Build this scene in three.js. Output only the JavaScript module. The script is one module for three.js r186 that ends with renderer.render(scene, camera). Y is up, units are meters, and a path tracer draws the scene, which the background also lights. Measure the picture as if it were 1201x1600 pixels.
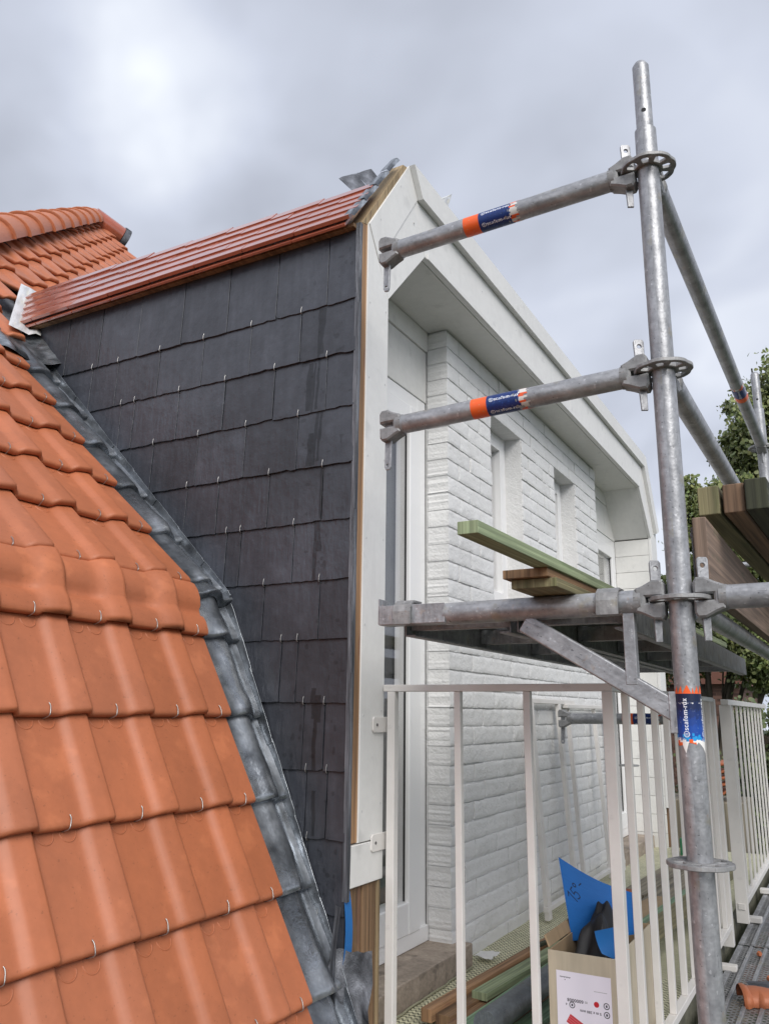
import * as THREE from 'three';
import { RoundedBoxGeometry } from 'three/addons/geometries/RoundedBoxGeometry.js';
import { mergeGeometries, mergeVertices, toCreasedNormals } from 'three/addons/utils/BufferGeometryUtils.js';

// ------------------------------------------------------------------ camera, sky, sun, exposure
// Axes: x = outwards from the facade, y = up, z = -(distance along the facade, "Z" below). Camera height is y = 0.
const scene = new THREE.Scene();
const YAW = -0.510037, PITCH = 0.239874, ROLL = 0.01132, FPX = 1275.8;
const cF = new THREE.Vector3(Math.sin(YAW) * Math.cos(PITCH), Math.sin(PITCH), -Math.cos(YAW) * Math.cos(PITCH));
const cR0 = new THREE.Vector3(Math.cos(YAW), 0, Math.sin(YAW));
const cU0 = new THREE.Vector3().crossVectors(cR0, cF);
const cR = cR0.clone().multiplyScalar(Math.cos(ROLL)).addScaledVector(cU0, Math.sin(ROLL));
const cU = cU0.clone().multiplyScalar(Math.cos(ROLL)).addScaledVector(cR0, -Math.sin(ROLL));
const camera = new THREE.PerspectiveCamera(2 * Math.atan(800 / FPX) * 180 / Math.PI, 768 / 1024, 0.02, 400);
camera.up.copy(cU); camera.position.set(0, 0, 0); camera.lookAt(cF); camera.updateMatrixWorld();
// a pixel of the 1201 x 1600 photograph as a direction (scaled so that depth along Z is known)
const pixRay = (px, py) => cF.clone().addScaledVector(cR, (px - 600.5) / FPX).addScaledVector(cU, -(py - 800) / FPX);
const atZ = (px, py, Z) => { const d = pixRay(px, py); return d.multiplyScalar(-Z / d.z); };
const atY = (px, py, Y) => { const d = pixRay(px, py); return d.multiplyScalar(Y / d.y); };

const renderer = new THREE.WebGLRenderer({ antialias: true });
renderer.setSize(768, 1024);
renderer.toneMapping = THREE.LinearToneMapping;
renderer.toneMappingExposure = 2.0;
renderer.shadowMap.enabled = true;

const SUN_DIR = new THREE.Vector3(0.56, 0.72, 0.52).normalize();
const sun = new THREE.DirectionalLight(0xfffbf5, 1.5);
sun.position.copy(SUN_DIR).multiplyScalar(20); sun.target.position.set(-1, 0, -3);
sun.castShadow = true; sun.shadow.radius = 75; sun.shadow.mapSize.set(2048, 2048);
Object.assign(sun.shadow.camera, { left: -9, right: 9, top: 9, bottom: -9, near: 1, far: 60 });
scene.add(sun, sun.target);

// ------------------------------------------------------------------ noise and random numbers
function rng(seed) { let a = seed >>> 0; return () => { a = (a + 0x6D2B79F5) | 0; let t = Math.imul(a ^ (a >>> 15), 1 | a); t = (t + Math.imul(t ^ (t >>> 7), 61 | t)) ^ t; return ((t ^ (t >>> 14)) >>> 0) / 4294967296; }; }
const hash3 = (x, y, z) => { let h = Math.imul(x, 374761393) ^ Math.imul(y, 668265263) ^ Math.imul(z, 2147483647 ^ 0x5bd1e995); h = Math.imul(h ^ (h >>> 13), 1274126177); h ^= h >>> 16; return (h >>> 0) / 4294967296; };
const fade = t => t * t * (3 - 2 * t), mix = (a, b, t) => a + (b - a) * t, clamp = (x, a = 0, b = 1) => Math.min(b, Math.max(a, x));
const sstep = (a, b, x) => fade(clamp((x - a) / (b - a)));
function vnoise(x, y, z) {
  const xi = Math.floor(x), yi = Math.floor(y), zi = Math.floor(z), u = fade(x - xi), v = fade(y - yi), w = fade(z - zi);
  const h = (a, b, c) => hash3(xi + a, yi + b, zi + c);
  return mix(mix(mix(h(0, 0, 0), h(1, 0, 0), u), mix(h(0, 1, 0), h(1, 1, 0), u), v), mix(mix(h(0, 0, 1), h(1, 0, 1), u), mix(h(0, 1, 1), h(1, 1, 1), u), v), w);
}
function fbm3(x, y, z, o = 5) { let s = 0, a = 0.5, n = 0; for (let i = 0; i < o; i++) { s += a * vnoise(x, y, z); n += a; a *= 0.5; x = x * 2.03 + 7.1; y = y * 2.03 + 3.7; z = z * 2.03 + 1.9; } return s / n; }
function pnoise(x, y, px, py, s) {   // periodic 2-D value noise
  const xi = Math.floor(x), yi = Math.floor(y), u = fade(x - xi), v = fade(y - yi);
  const h = (a, b) => hash3((((xi + a) % px) + px) % px, (((yi + b) % py) + py) % py, s);
  return mix(mix(h(0, 0), h(1, 0), u), mix(h(0, 1), h(1, 1), u), v);
}
function pfbm(u, v, f, o, s, fy = f) { let t = 0, a = 0.5, n = 0; for (let i = 0; i < o; i++) { t += a * pnoise(u * f, v * fy, f, fy, s + i * 17); n += a; a *= 0.55; f *= 2; fy *= 2; } return t / n; }
// texture from a function (u, v) -> [r, g, b(, a)] in 0..1 (sRGB when srgb)
function makeTex(w, h, fn, { srgb = true, rep = 1, repY = rep } = {}) {
  const d = new Uint8Array(w * h * 4);
  for (let j = 0; j < h; j++) for (let i = 0; i < w; i++) {
    const c = fn((i + 0.5) / w, (j + 0.5) / h), k = (j * w + i) * 4;
    if (typeof c === 'number') { d[k] = d[k + 1] = d[k + 2] = clamp(c) * 255; d[k + 3] = 255; }
    else { d[k] = clamp(c[0]) * 255; d[k + 1] = clamp(c[1]) * 255; d[k + 2] = clamp(c[2]) * 255; d[k + 3] = c[3] === undefined ? 255 : clamp(c[3]) * 255; }
  }
  const t = new THREE.DataTexture(d, w, h, THREE.RGBAFormat);
  t.wrapS = t.wrapT = THREE.RepeatWrapping; t.magFilter = THREE.LinearFilter; t.minFilter = THREE.LinearMipmapLinearFilter; t.generateMipmaps = true;
  t.colorSpace = srgb ? THREE.SRGBColorSpace : THREE.NoColorSpace; t.repeat.set(rep, repY); t.needsUpdate = true;
  return t;
}

// ------------------------------------------------------------------ overcast sky
{
  const w = 1024, h = 512, data = new Float32Array(w * h * 4);
  const lin = c => { c /= 255; return c <= 0.04045 ? c / 12.92 : Math.pow((c + 0.055) / 1.055, 2.4); };
  const dark = [122, 126, 136].map(lin), mid = [155, 160, 172].map(lin), lite = [184, 188, 195].map(lin);
  const breakDir = pixRay(215, 150).normalize();
  for (let j = 0; j < h; j++) for (let i = 0; i < w; i++) {
    const th = ((j + 0.5) / h - 0.5) * Math.PI, ph = ((i + 0.5) / w - 0.5) * 2 * Math.PI;
    const x = Math.cos(th) * Math.cos(ph), y = Math.sin(th), z = Math.cos(th) * Math.sin(ph);
    const yy = Math.max(y, 0) + 0.35, qx = x / yy, qz = z / yy;           // clouds on a flat layer
    const wq = fbm3(qx * 1.1 + 4, 2.2, qz * 1.1, 4) - 0.5;
    let n = fbm3(qx * 1.5 + wq * 1.6 + 11.3, wq * 0.8, qz * 1.5 + wq * 1.2 + 5.1, 6);
    n = sstep(0.30, 0.70, n);
    const horizon = 1 - sstep(0.0, 0.62, y);
    const dx = x - breakDir.x, dy = y - breakDir.y, dz = z - breakDir.z;
    const br = Math.exp(-(dx * dx + dy * dy + dz * dz) / 0.012) * (0.3 + 0.9 * fbm3(x * 9, y * 9, z * 9, 4));
    const bil = 1 - Math.abs(2 * fbm3(qx * 2.6 + wq * 2.2 + 31, wq * 1.5, qz * 2.6 - wq * 1.4, 5) - 1) * 3.2, det = fbm3(qx * 6.5 + wq * 3, 4.4, qz * 6.5 + 9, 5) - 0.5;
    let t = clamp(n * 0.52 + 0.13 * bil + 0.34 * det * (1 - horizon * 0.4) + 0.36 * horizon + br * (0.9 + 1.4 * det));
    const k = (j * w + i) * 4;
    for (let c = 0; c < 3; c++) data[k + c] = t < 0.5 ? mix(dark[c], mid[c], t * 2) : mix(mid[c], lite[c], t * 2 - 1);
    data[k + 3] = 1;
  }
  const t = new THREE.DataTexture(data, w, h, THREE.RGBAFormat, THREE.FloatType);
  t.mapping = THREE.EquirectangularReflectionMapping; t.magFilter = THREE.LinearFilter; t.minFilter = THREE.LinearFilter; t.wrapS = THREE.RepeatWrapping; t.needsUpdate = true;
  scene.background = t; scene.environment = t; scene.backgroundIntensity = 1; scene.environmentIntensity = 1;
}

// ------------------------------------------------------------------ builders
const used = new Map();
const numbered = n => { const k = used.get(n) || 0; used.set(n, k + 1); return k ? n + '_' + String(k).padStart(3, '0') : n; };
function setData(o, label, category, group, kind) { if (label) o.userData.label = label; if (category) o.userData.category = category; if (group) o.userData.group = group; if (kind) o.userData.kind = kind; return o; }
function thing(name, label, category, pos = [0, 0, 0], group) {      // pos = [X, Y, Z]
  const g = new THREE.Group(); g.name = numbered(name); g.position.set(pos[0], pos[1], -pos[2]); scene.add(g);
  return setData(g, label, category, group);
}
const originOf = o => { const v = new THREE.Vector3(); for (let p = o; p && p !== scene; p = p.parent) v.add(p.position); return v; };
function part(parent, name, geo, mat, label) {                        // geometry in world coordinates
  const o = originOf(parent); geo = geo.clone(); geo.translate(-o.x, -o.y, -o.z);
  const m = new THREE.Mesh(geo, mat); m.name = name; m.castShadow = m.receiveShadow = true; parent.add(m);
  if (label) m.userData.label = label;
  return m;
}
function placed(parent, name, geo, mat, matrix) {                      // shared geometry, own matrix (world)
  const m = new THREE.Mesh(geo, mat); m.name = name; m.castShadow = m.receiveShadow = true;
  const o = originOf(parent), M = matrix.clone(); M.elements[12] -= o.x; M.elements[13] -= o.y; M.elements[14] -= o.z;
  M.decompose(m.position, m.quaternion, m.scale); parent.add(m); return m;
}
function single(name, geo, mat, label, category, group, kind) {         // a thing of one mesh, origin at its base
  geo = geo.clone(); geo.computeBoundingBox(); const b = geo.boundingBox, c = new THREE.Vector3((b.min.x + b.max.x) / 2, b.min.y, (b.min.z + b.max.z) / 2);
  geo.translate(-c.x, -c.y, -c.z);
  const m = new THREE.Mesh(geo, mat); m.name = numbered(name); m.position.copy(c); m.castShadow = m.receiveShadow = true; scene.add(m);
  return setData(m, label, category, group, kind);
}
const W = (X, Y, Z) => new THREE.Vector3(X, Y, -Z);
function boxUV(g, ou = 0, ov = 0) {                                     // uv in metres from the dominant normal
  if (g.index) g = g.toNonIndexed();
  if (!g.attributes.normal) g.computeVertexNormals();
  const p = g.attributes.position, uv = new Float32Array(p.count * 2), a = new THREE.Vector3(), b = new THREE.Vector3(), c = new THREE.Vector3();
  for (let i = 0; i < p.count; i += 3) {
    a.fromBufferAttribute(p, i); b.fromBufferAttribute(p, i + 1); c.fromBufferAttribute(p, i + 2);
    const n = b.clone().sub(a).cross(c.clone().sub(a)), nx = Math.abs(n.x), ny = Math.abs(n.y), nz = Math.abs(n.z);
    [a, b, c].forEach((v, k) => { const q = nx >= ny && nx >= nz ? [v.z, v.y] : ny >= nz ? [v.x, v.z] : [v.x, v.y]; uv[(i + k) * 2] = q[0] + ou; uv[(i + k) * 2 + 1] = q[1] + ov; });
  }
  g.setAttribute('uv', new THREE.BufferAttribute(uv, 2)); return g;
}
const R1 = rng(11);
function block(w, h, d, bev = 0.002) { const r = Math.min(bev, w / 2.2, h / 2.2, d / 2.2); return boxUV(new RoundedBoxGeometry(w, h, d, 1, r), R1(), R1()); }
function bx(X0, X1, Y0, Y1, Z0, Z1, bev = 0.0015) { return block(Math.abs(X1 - X0), Math.abs(Y1 - Y0), Math.abs(Z1 - Z0), bev).translate((X0 + X1) / 2, (Y0 + Y1) / 2, -(Z0 + Z1) / 2); }
function frame(p, q, up = new THREE.Vector3(0, 1, 0)) {                 // matrix: y axis along p->q, origin p
  const y = q.clone().sub(p).normalize(); let x = new THREE.Vector3().crossVectors(y, up); if (x.lengthSq() < 1e-6) x.set(1, 0, 0); x.normalize();
  const z = new THREE.Vector3().crossVectors(x, y); return new THREE.Matrix4().makeBasis(x, y, z).setPosition(p);
}
function bar(p, q, w, h, bev = 0.0015, up) {                            // w sideways, h towards "up"; uv runs along the length
  const L = p.distanceTo(q), g = block(w, L, h, bev).translate(0, L / 2, 0); return g.applyMatrix4(frame(p, q, up));
}
function tube(p, q, r, seg = 24, open = false, r2 = r) {
  const L = p.distanceTo(q), g = new THREE.CylinderGeometry(r2, r, L, seg, 1, open).translate(0, L / 2, 0), uv = g.attributes.uv, o = R1();
  for (let i = 0; i < uv.count; i++) uv.setXY(i, uv.getX(i) * 2 * Math.PI * r + o, uv.getY(i) * L + o * 3);
  return g.applyMatrix4(frame(p, q));
}
function curveTube(pts, r, seg = 10, rad = 5) { return new THREE.TubeGeometry(new THREE.CatmullRomCurve3(pts), seg, r, rad, false); }
function extr(pts, depth, bev = 0, holes = []) {
  const s = new THREE.Shape(pts.map(p => new THREE.Vector2(p[0], p[1])));
  for (const h of holes) s.holes.push(new THREE.Path(h.map(p => new THREE.Vector2(p[0], p[1]))));
  return new THREE.ExtrudeGeometry(s, { depth, bevelEnabled: bev > 0, bevelSize: bev, bevelThickness: bev, bevelOffset: -bev, bevelSegments: 1, curveSegments: 8 });
}
// polygon given in (Z, Y), lying in a plane X = const; front face at Xf, thickness t inwards
const plateX = (pts, Xf, t, bev = 0.0015) => boxUV(extr(pts, t - 2 * bev, bev).rotateY(Math.PI / 2).translate(Xf - t + bev, 0, 0));
// polygon given in (X, Y), in a plane Z = const; front face (towards the camera) at Zf, thickness t away
const plateZ = (pts, Zf, t, bev = 0.0015) => boxUV(extr(pts, t - 2 * bev, bev).translate(0, 0, -Zf - t + bev));
function gridGeo(nu, nv, f, uvs = 1) {                                  // f(u, v) -> Vector3
  const pos = [], uv = [], idx = [];
  for (let j = 0; j <= nv; j++) for (let i = 0; i <= nu; i++) { const p = f(i / nu, j / nv, i, j); pos.push(p.x, p.y, p.z); uv.push(i / nu * uvs, j / nv * uvs); }
  for (let j = 0; j < nv; j++) for (let i = 0; i < nu; i++) { const a = j * (nu + 1) + i, b = a + 1, c = a + nu + 1, d = c + 1; idx.push(a, b, d, a, d, c); }
  const g = new THREE.BufferGeometry(); g.setAttribute('position', new THREE.Float32BufferAttribute(pos, 3)); g.setAttribute('uv', new THREE.Float32BufferAttribute(uv, 2)); g.setIndex(idx); g.computeVertexNormals(); return g;
}
const merge = l => mergeGeometries(l.map(g => { g = g.index ? g.toNonIndexed() : g.clone(); for (const k of Object.keys(g.attributes)) if (!['position', 'normal', 'uv'].includes(k)) g.deleteAttribute(k); return g; }));

// ------------------------------------------------------------------ materials
const std = o => new THREE.MeshStandardMaterial(o);
const lc = (r, g, b) => new THREE.Color().setRGB(r, g, b);
const fine = makeTex(256, 256, (u, v) => pfbm(u, v, 24, 4, 3), { srgb: false, rep: 4 });
const rough = makeTex(512, 512, (u, v) => 0.65 * pfbm(u, v, 10, 5, 5) + 0.35 * pfbm(u, v, 60, 2, 8), { srgb: false, rep: 3 });
const clayMap = makeTex(512, 512, (u, v) => {
  const a = pfbm(u, v, 5, 4, 21), b = pfbm(u, v, 50, 3, 22), c = pfbm(u, v, 90, 2, 29); let k = 0.9 + 0.15 * (a - 0.5) + 0.04 * (b - 0.5);
  const sp = c > 0.84 ? -0.09 : 0, dust = sstep(0.56, 0.8, pfbm(u, v, 8, 5, 33)) * 0.07;
  const ws = pfbm(u, v, 128, 1, 38) > 0.985 ? 0.16 : 0; k += ws;
  return [k + sp + dust, k * 0.98 + sp * 0.9 + dust * 1.2, k * 0.97 + sp * 0.9 + dust * 1.3];
}, { rep: 2.2 });
const clay = (r, g, b, ro = 0.5, cc = 0.25, cr = 0.4) => new THREE.MeshPhysicalMaterial({ clearcoat: cc, clearcoatRoughness: cr, color: lc(r, g, b), map: clayMap, roughness: ro, bumpMap: fine, bumpScale: 0.0002 });
const M = {};
M.clay = [clay(0.55, 0.178, 0.074, 0.6), clay(0.51, 0.165, 0.068, 0.62), clay(0.58, 0.19, 0.082, 0.58), clay(0.53, 0.178, 0.08, 0.62)];
M.clayRed = [clay(0.47, 0.12, 0.062, 0.3, 1, 0.1), clay(0.44, 0.11, 0.057, 0.3, 1, 0.1), clay(0.50, 0.135, 0.07, 0.3, 1, 0.1)];
M.clayBrick = clay(0.40, 0.14, 0.09, 0.8, 0);
const leadMap = makeTex(512, 512, (u, v) => {
  const a = pfbm(u, v, 6, 5, 41), b = pfbm(u, v, 30, 4, 42), c = pfbm(u, v, 3, 3, 45); const k = 0.68 + 0.85 * (a - 0.5) + 0.12 * (b - 0.5), w = sstep(0.5, 0.75, c) * 0.12;
  return [k + w, k + 0.01 + w, k + 0.022 + w];
}, { rep: 2.5 });
const leadRough = makeTex(256, 256, (u, v) => { const k = 0.5 + 0.7 * (pfbm(u, v, 6, 5, 51) - 0.5); return [k, k, k]; }, { srgb: false, rep: 2.5 });
M.lead = std({ color: lc(0.50, 0.52, 0.545), map: leadMap, metalness: 0.8, roughness: 0.62, roughnessMap: leadRough, bumpMap: rough, bumpScale: 0.0009, side: THREE.DoubleSide });
M.leadDull = std({ color: lc(0.27, 0.275, 0.30), map: leadMap, metalness: 0.45, roughness: 0.6, bumpMap: rough, bumpScale: 0.002, side: THREE.DoubleSide });
const whiteMapZ = makeTex(256, 256, (u, v) => { const k = 0.9 + 0.3 * (pfbm(u, v, 5, 5, 47) - 0.5), r = sstep(0.6, 0.8, pfbm(u, v, 4, 4, 48)) * 0.05; return [k + r * 0.3, k, k - r]; }, { rep: 3 });
M.zinc = std({ color: lc(0.86, 0.87, 0.88), map: whiteMapZ, metalness: 0.35, roughness: 0.45, bumpMap: rough, bumpScale: 0.002, side: THREE.DoubleSide });
const galvMap = makeTex(512, 512, (u, v) => {
  const a = pfbm(u, v, 9, 5, 61), b = pfbm(u, v, 40, 3, 62), st = pfbm(u, v, 40, 3, 65, 5), c = pfbm(u, v, 70, 2, 67);
  let k = 0.78 + 0.30 * (a - 0.5) + 0.14 * (b - 0.5) + 0.14 * (st - 0.5); if (c > 0.86) k -= 0.2;
  const mud = sstep(0.62, 0.8, pfbm(u, v, 6, 5, 69)) * 0.12;
  const spl = pfbm(u, v, 34, 3, 73) > 0.80 ? 0.14 : 0, ru = sstep(0.74, 0.84, pfbm(u, v, 16, 4, 75)) * 0.05, scr = pfbm(u, v, 90, 1, 77, 9) > 0.93 ? 0.1 : 0; k += spl - scr;
  return [k + mud * 0.1 + ru * 0.3, k - mud * 0.05 - ru * 0.4, k + 0.012 - mud * 0.5 - ru];
}, { rep: 3 });
M.galv = std({ color: lc(0.62, 0.63, 0.64), map: galvMap, metalness: 0.42, roughness: 0.42, bumpMap: rough, bumpScale: 0.0012 });
M.cast = std({ color: lc(0.50, 0.50, 0.49), map: galvMap, metalness: 0.35, roughness: 0.6, bumpMap: rough, bumpScale: 0.001 });
M.deckDark = std({ color: lc(0.55, 0.555, 0.56), map: galvMap, metalness: 0.4, roughness: 0.65, bumpMap: rough, bumpScale: 0.001 });
M.wire = std({ color: lc(0.42, 0.41, 0.40), metalness: 0.8, roughness: 0.35 });
M.felt = std({ color: lc(0.03, 0.03, 0.032), roughness: 0.95, bumpMap: rough, bumpScale: 0.001 });
M.dark = std({ color: lc(0.02, 0.02, 0.022), roughness: 0.8 });
// slate wall, mapped in wall coordinates: 2.4 m x 2.4 m from (-2.9, -0.9)
const slateMap = makeTex(1536, 1536, (u, v) => {
  const X = u * 2.4 - 2.9, Y = v * 2.4 - 0.9;
  const a = pfbm(u, v, 9, 5, 71), b = pfbm(u, v, 90, 3, 72), s = pfbm(u, v, 160, 3, 75, 10);
  let k = 0.60 + 0.26 * (a - 0.5) + 0.10 * (b - 0.5) + 0.10 * (s - 0.5);
  k += sstep(0.62, 0.78, pfbm(u, v, 30, 4, 77)) * 0.05;                 // pale lime bloom
  const wob = 0.012 * (pfbm(u, v, 40, 3, 79) - 0.5) + 0.02 * (pfbm(u, v, 6, 2, 80) - 0.5);
  const streak = (x0, w, y0, y1) => (Y < y0 && Y > y1 ? 1 - sstep(w * 0.75, w, Math.abs(X - x0 - wob) + (pfbm(u, v, 70, 2, 83) - 0.5) * w) : 0);
  const wet = Math.max(streak(-1.258, 0.011, 1.17, 1.02), streak(-1.268, 0.005, 1.17, 0.85), streak(-1.297, 0.011, 1.0, 0.85), streak(-1.282, 0.004, 1.0, 0.845),
    streak(-1.262, 0.007, 0.84, 0.68), streak(-1.277, 0.010, 0.78, 0.68), streak(-1.248, 0.006, 0.84, 0.69), streak(-1.235, 0.006, 0.67, 0.52), streak(-1.250, 0.012, 0.515, 0.43),
    streak(-1.255, 0.006, 0.515, 0.35), streak(-1.24, 0.010, 0.06, -0.02), streak(-1.225, 0.012, 0.04, -0.03), streak(-1.232, 0.007, 0.02, -0.15), streak(-1.235, 0.006, -0.2, -0.31));
  const spots = X > -1.34 && pfbm(u, v, 110, 2, 85) > 0.80 ? 0.10 : 0;
  k -= wet * 0.20 + spots;
  return [k, k, k * 1.01];
}, { rep: 1 });
slateMap.wrapS = slateMap.wrapT = THREE.ClampToEdgeWrapping;
const slateBump = makeTex(512, 512, (u, v) => 0.7 * pfbm(u, v, 12, 6, 91) + 0.3 * pfbm(u, v, 60, 3, 92, 14), { srgb: false, rep: 5 });
M.slate = [0, 1, 2, 3].map(i => std({ color: lc(0.135, 0.147, 0.178).multiplyScalar([1, 0.9, 1.08, 0.96][i]), map: slateMap, roughness: [0.34, 0.4, 0.32, 0.37][i], bumpMap: slateBump, bumpScale: 0.0034 }));
// white paint
const whiteMap = makeTex(512, 512, (u, v) => { const k = 0.95 + 0.05 * (pfbm(u, v, 5, 5, 101) - 0.5) + 0.03 * (pfbm(u, v, 60, 2, 102) - 0.5) - sstep(0.64, 0.85, pfbm(u, v, 14, 5, 104)) * 0.06 - sstep(0.62, 0.8, pfbm(u, v, 30, 3, 106, 6)) * 0.015; return [k, k * 0.997, k * 0.988]; }, { rep: 0.9 });
M.white = std({ color: lc(0.83, 0.83, 0.83), map: whiteMap, roughness: 0.42, bumpMap: fine, bumpScale: 0.0002 });
M.soffit = std({ color: lc(0.81, 0.81, 0.80), map: whiteMap, roughness: 0.6 });
M.whiteScrew = std({ color: lc(0.60, 0.60, 0.60), roughness: 0.5 });
M.upvc = std({ color: lc(0.84, 0.84, 0.84), roughness: 0.28 });
M.railPaint = std({ color: lc(0.81, 0.80, 0.785), map: makeTex(256, 512, (u, v) => { const k = 0.95 + 0.07 * (pfbm(u, v, 6, 5, 111) - 0.5) - sstep(0.74, 0.9, pfbm(u, v, 20, 5, 112)) * 0.05; return [k, k * 0.99, k * 0.98]; }, { rep: 2 }), roughness: 0.5, bumpMap: fine, bumpScale: 0.0003 });
const brickMap = makeTex(512, 512, (u, v) => { const g = sstep(0.60, 0.82, pfbm(u, v, 9, 5, 121)) * 0.04, k = 0.95 + 0.03 * (pfbm(u, v, 30, 3, 122) - 0.5) - g; return [k, k - g * 0.02, k - g * 0.1]; }, { rep: 0.9 });
const brickBump = makeTex(512, 512, (u, v) => 0.6 * pfbm(u, v, 12, 5, 125) + 0.4 * pfbm(u, v, 45, 4, 126), { srgb: false, rep: 3 });
M.brick = [0, 1, 2].map(i => std({ color: lc(0.83, 0.83, 0.825).multiplyScalar([1, 0.97, 1.02][i]), map: brickMap, roughness: 0.6, bumpMap: brickBump, bumpScale: 0.0045 }));
M.mortar = std({ color: lc(0.76, 0.76, 0.755), map: brickMap, roughness: 0.8, bumpMap: brickBump, bumpScale: 0.004 });
const concMap = makeTex(512, 512, (u, v) => { const k = 0.78 + 0.34 * (pfbm(u, v, 6, 5, 131) - 0.5) + 0.12 * (pfbm(u, v, 60, 2, 132) - 0.5) - sstep(0.6, 0.75, pfbm(u, v, 12, 5, 133)) * 0.12; return [k, k * 0.97, k * 0.93]; }, { rep: 2 });
M.concrete = std({ color: lc(0.62, 0.55, 0.49), map: concMap, roughness: 0.9, bumpMap: rough, bumpScale: 0.003 });
M.slab = std({ color: lc(0.24, 0.25, 0.20), map: concMap, roughness: 0.95, bumpMap: rough, bumpScale: 0.004 });
M.mat = std({
  color: lc(0.80, 0.76, 0.66), roughness: 0.9, map: makeTex(512, 512, (u, v) => {
    const row = v * 22, zig = Math.abs(((u * 26 + 0.3 * pfbm(u, v, 8, 3, 145)) % 1) - 0.5) * 1.2, w = (row + zig + 0.5 * (pfbm(u, v, 10, 3, 141) - 0.5)) % 1;
    const k = 0.42 + 0.5 * sstep(0.18, 0.5, Math.abs(w - 0.5) * 2) * (0.8 + 0.4 * pfbm(u, v, 50, 2, 142)), g = 0.1 * (pfbm(u, v, 5, 4, 143) - 0.5);
    return [k + g, k + g + 0.01, k * 0.92 + g];
  }, { rep: 2.2 }), bumpMap: rough, bumpScale: 0.004
});
function woodTex(seed, contrast, tint) { return makeTex(256, 512, (u, v) => { const w = pfbm(u, v, 3, 3, seed), g = pfbm(u, v, 24, 4, seed + 1, 2), f = pfbm(u, v, 90, 2, seed + 2, 6), st = sstep(0.6, 0.8, pfbm(u, v, 5, 4, seed + 4)); const k = 0.80 + contrast * (g - 0.5) + 0.2 * (f - 0.5) + 0.2 * (w - 0.5) - st * 0.12; return [k, k * mix(1, tint, st), k * 0.97]; }, { rep: 6, repY: 1.2 }); }
const woodA = woodTex(151, 0.55, 0.95), woodB = woodTex(161, 0.4, 1.05);
const wood = (r, g, b, t = woodA) => std({ color: lc(r, g, b), map: t, roughness: 0.78, bumpMap: t, bumpScale: 0.0012 });
M.woodBrown = wood(0.33, 0.20, 0.115); M.woodPale = wood(0.50, 0.37, 0.23); M.woodOrange = wood(0.52, 0.30, 0.17); M.woodRed = wood(0.33, 0.205, 0.135);
M.woodGreen = wood(0.42, 0.50, 0.32, woodB); M.woodOlive = wood(0.28, 0.25, 0.145, woodB); M.woodMint = wood(0.30, 0.46, 0.32, woodB); M.woodDark = wood(0.07, 0.075, 0.045); M.woodGrey = wood(0.33, 0.29, 0.23); M.toe = wood(0.33, 0.23, 0.185, woodB);
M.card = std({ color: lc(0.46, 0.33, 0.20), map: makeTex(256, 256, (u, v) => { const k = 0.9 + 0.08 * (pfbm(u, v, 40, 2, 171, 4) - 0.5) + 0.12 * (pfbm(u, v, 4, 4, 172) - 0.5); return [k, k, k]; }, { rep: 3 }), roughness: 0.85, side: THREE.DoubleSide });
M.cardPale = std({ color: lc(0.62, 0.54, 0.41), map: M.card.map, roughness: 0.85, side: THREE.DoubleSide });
M.blue = std({ color: lc(0.012, 0.14, 0.42), roughness: 0.5, side: THREE.DoubleSide, bumpMap: fine, bumpScale: 0.0004 });
M.black = std({ color: lc(0.012, 0.012, 0.014), roughness: 0.62, side: THREE.DoubleSide });
M.pipe = std({ color: lc(0.20, 0.23, 0.25), map: galvMap, roughness: 0.45 });
M.glass = new THREE.MeshPhysicalMaterial({ color: 0xffffff, roughness: 0.03, transmission: 1, thickness: 0, ior: 1.5 });
M.interior = std({ color: lc(0.16, 0.165, 0.17), roughness: 0.9 });
M.curtain = std({ color: lc(0.13, 0.137, 0.14), map: makeTex(256, 256, (u, v) => { const k = 0.8 + 0.25 * (pfbm(u, v, 3, 3, 181, 14) - 0.5); return [k, k, k]; }, { rep: 1.5 }), roughness: 0.95, side: THREE.DoubleSide });
M.gasket = std({ color: lc(0.03, 0.03, 0.03), roughness: 0.6 });
M.screw = std({ color: lc(0.15, 0.15, 0.15), metalness: 0.8, roughness: 0.4 });
const perfAlpha = makeTex(128, 128, (u, v) => { const q = (a, b) => { const dx = (a % 1) - 0.5, dy = ((b % 1) - 0.5) * 1.8; return dx * dx * 2.2 + dy * dy; }; return Math.min(q(u, v * 2), q(u + 0.5, v * 2 + 0.5)) < 0.10 ? 0 : 1; }, { srgb: false, rep: 38, repY: 19 });
M.perf = std({ color: lc(0.42, 0.42, 0.41), map: galvMap, metalness: 0.4, roughness: 0.55, alphaMap: perfAlpha, alphaTest: 0.5, side: THREE.DoubleSide });

// ================================================================== LARGE STRUCTURE
// ---- ground far below
{
  const lawn = makeTex(512, 512, (u, v) => { const k = 0.55 + 0.5 * (pfbm(u, v, 12, 6, 201) - 0.5); return [k * 0.8, k, k * 0.55]; }, { rep: 60 });
  const g = new THREE.PlaneGeometry(600, 600).rotateX(-Math.PI / 2).translate(0, -6.5, -120);
  const m = new THREE.Mesh(g, std({ color: lc(0.11, 0.13, 0.07), map: lawn, roughness: 1 })); m.name = 'ground'; m.receiveShadow = true;
  setData(m, 'grassy ground far below the scaffold and balcony', 'ground', null, 'structure'); scene.add(m);
}

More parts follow.
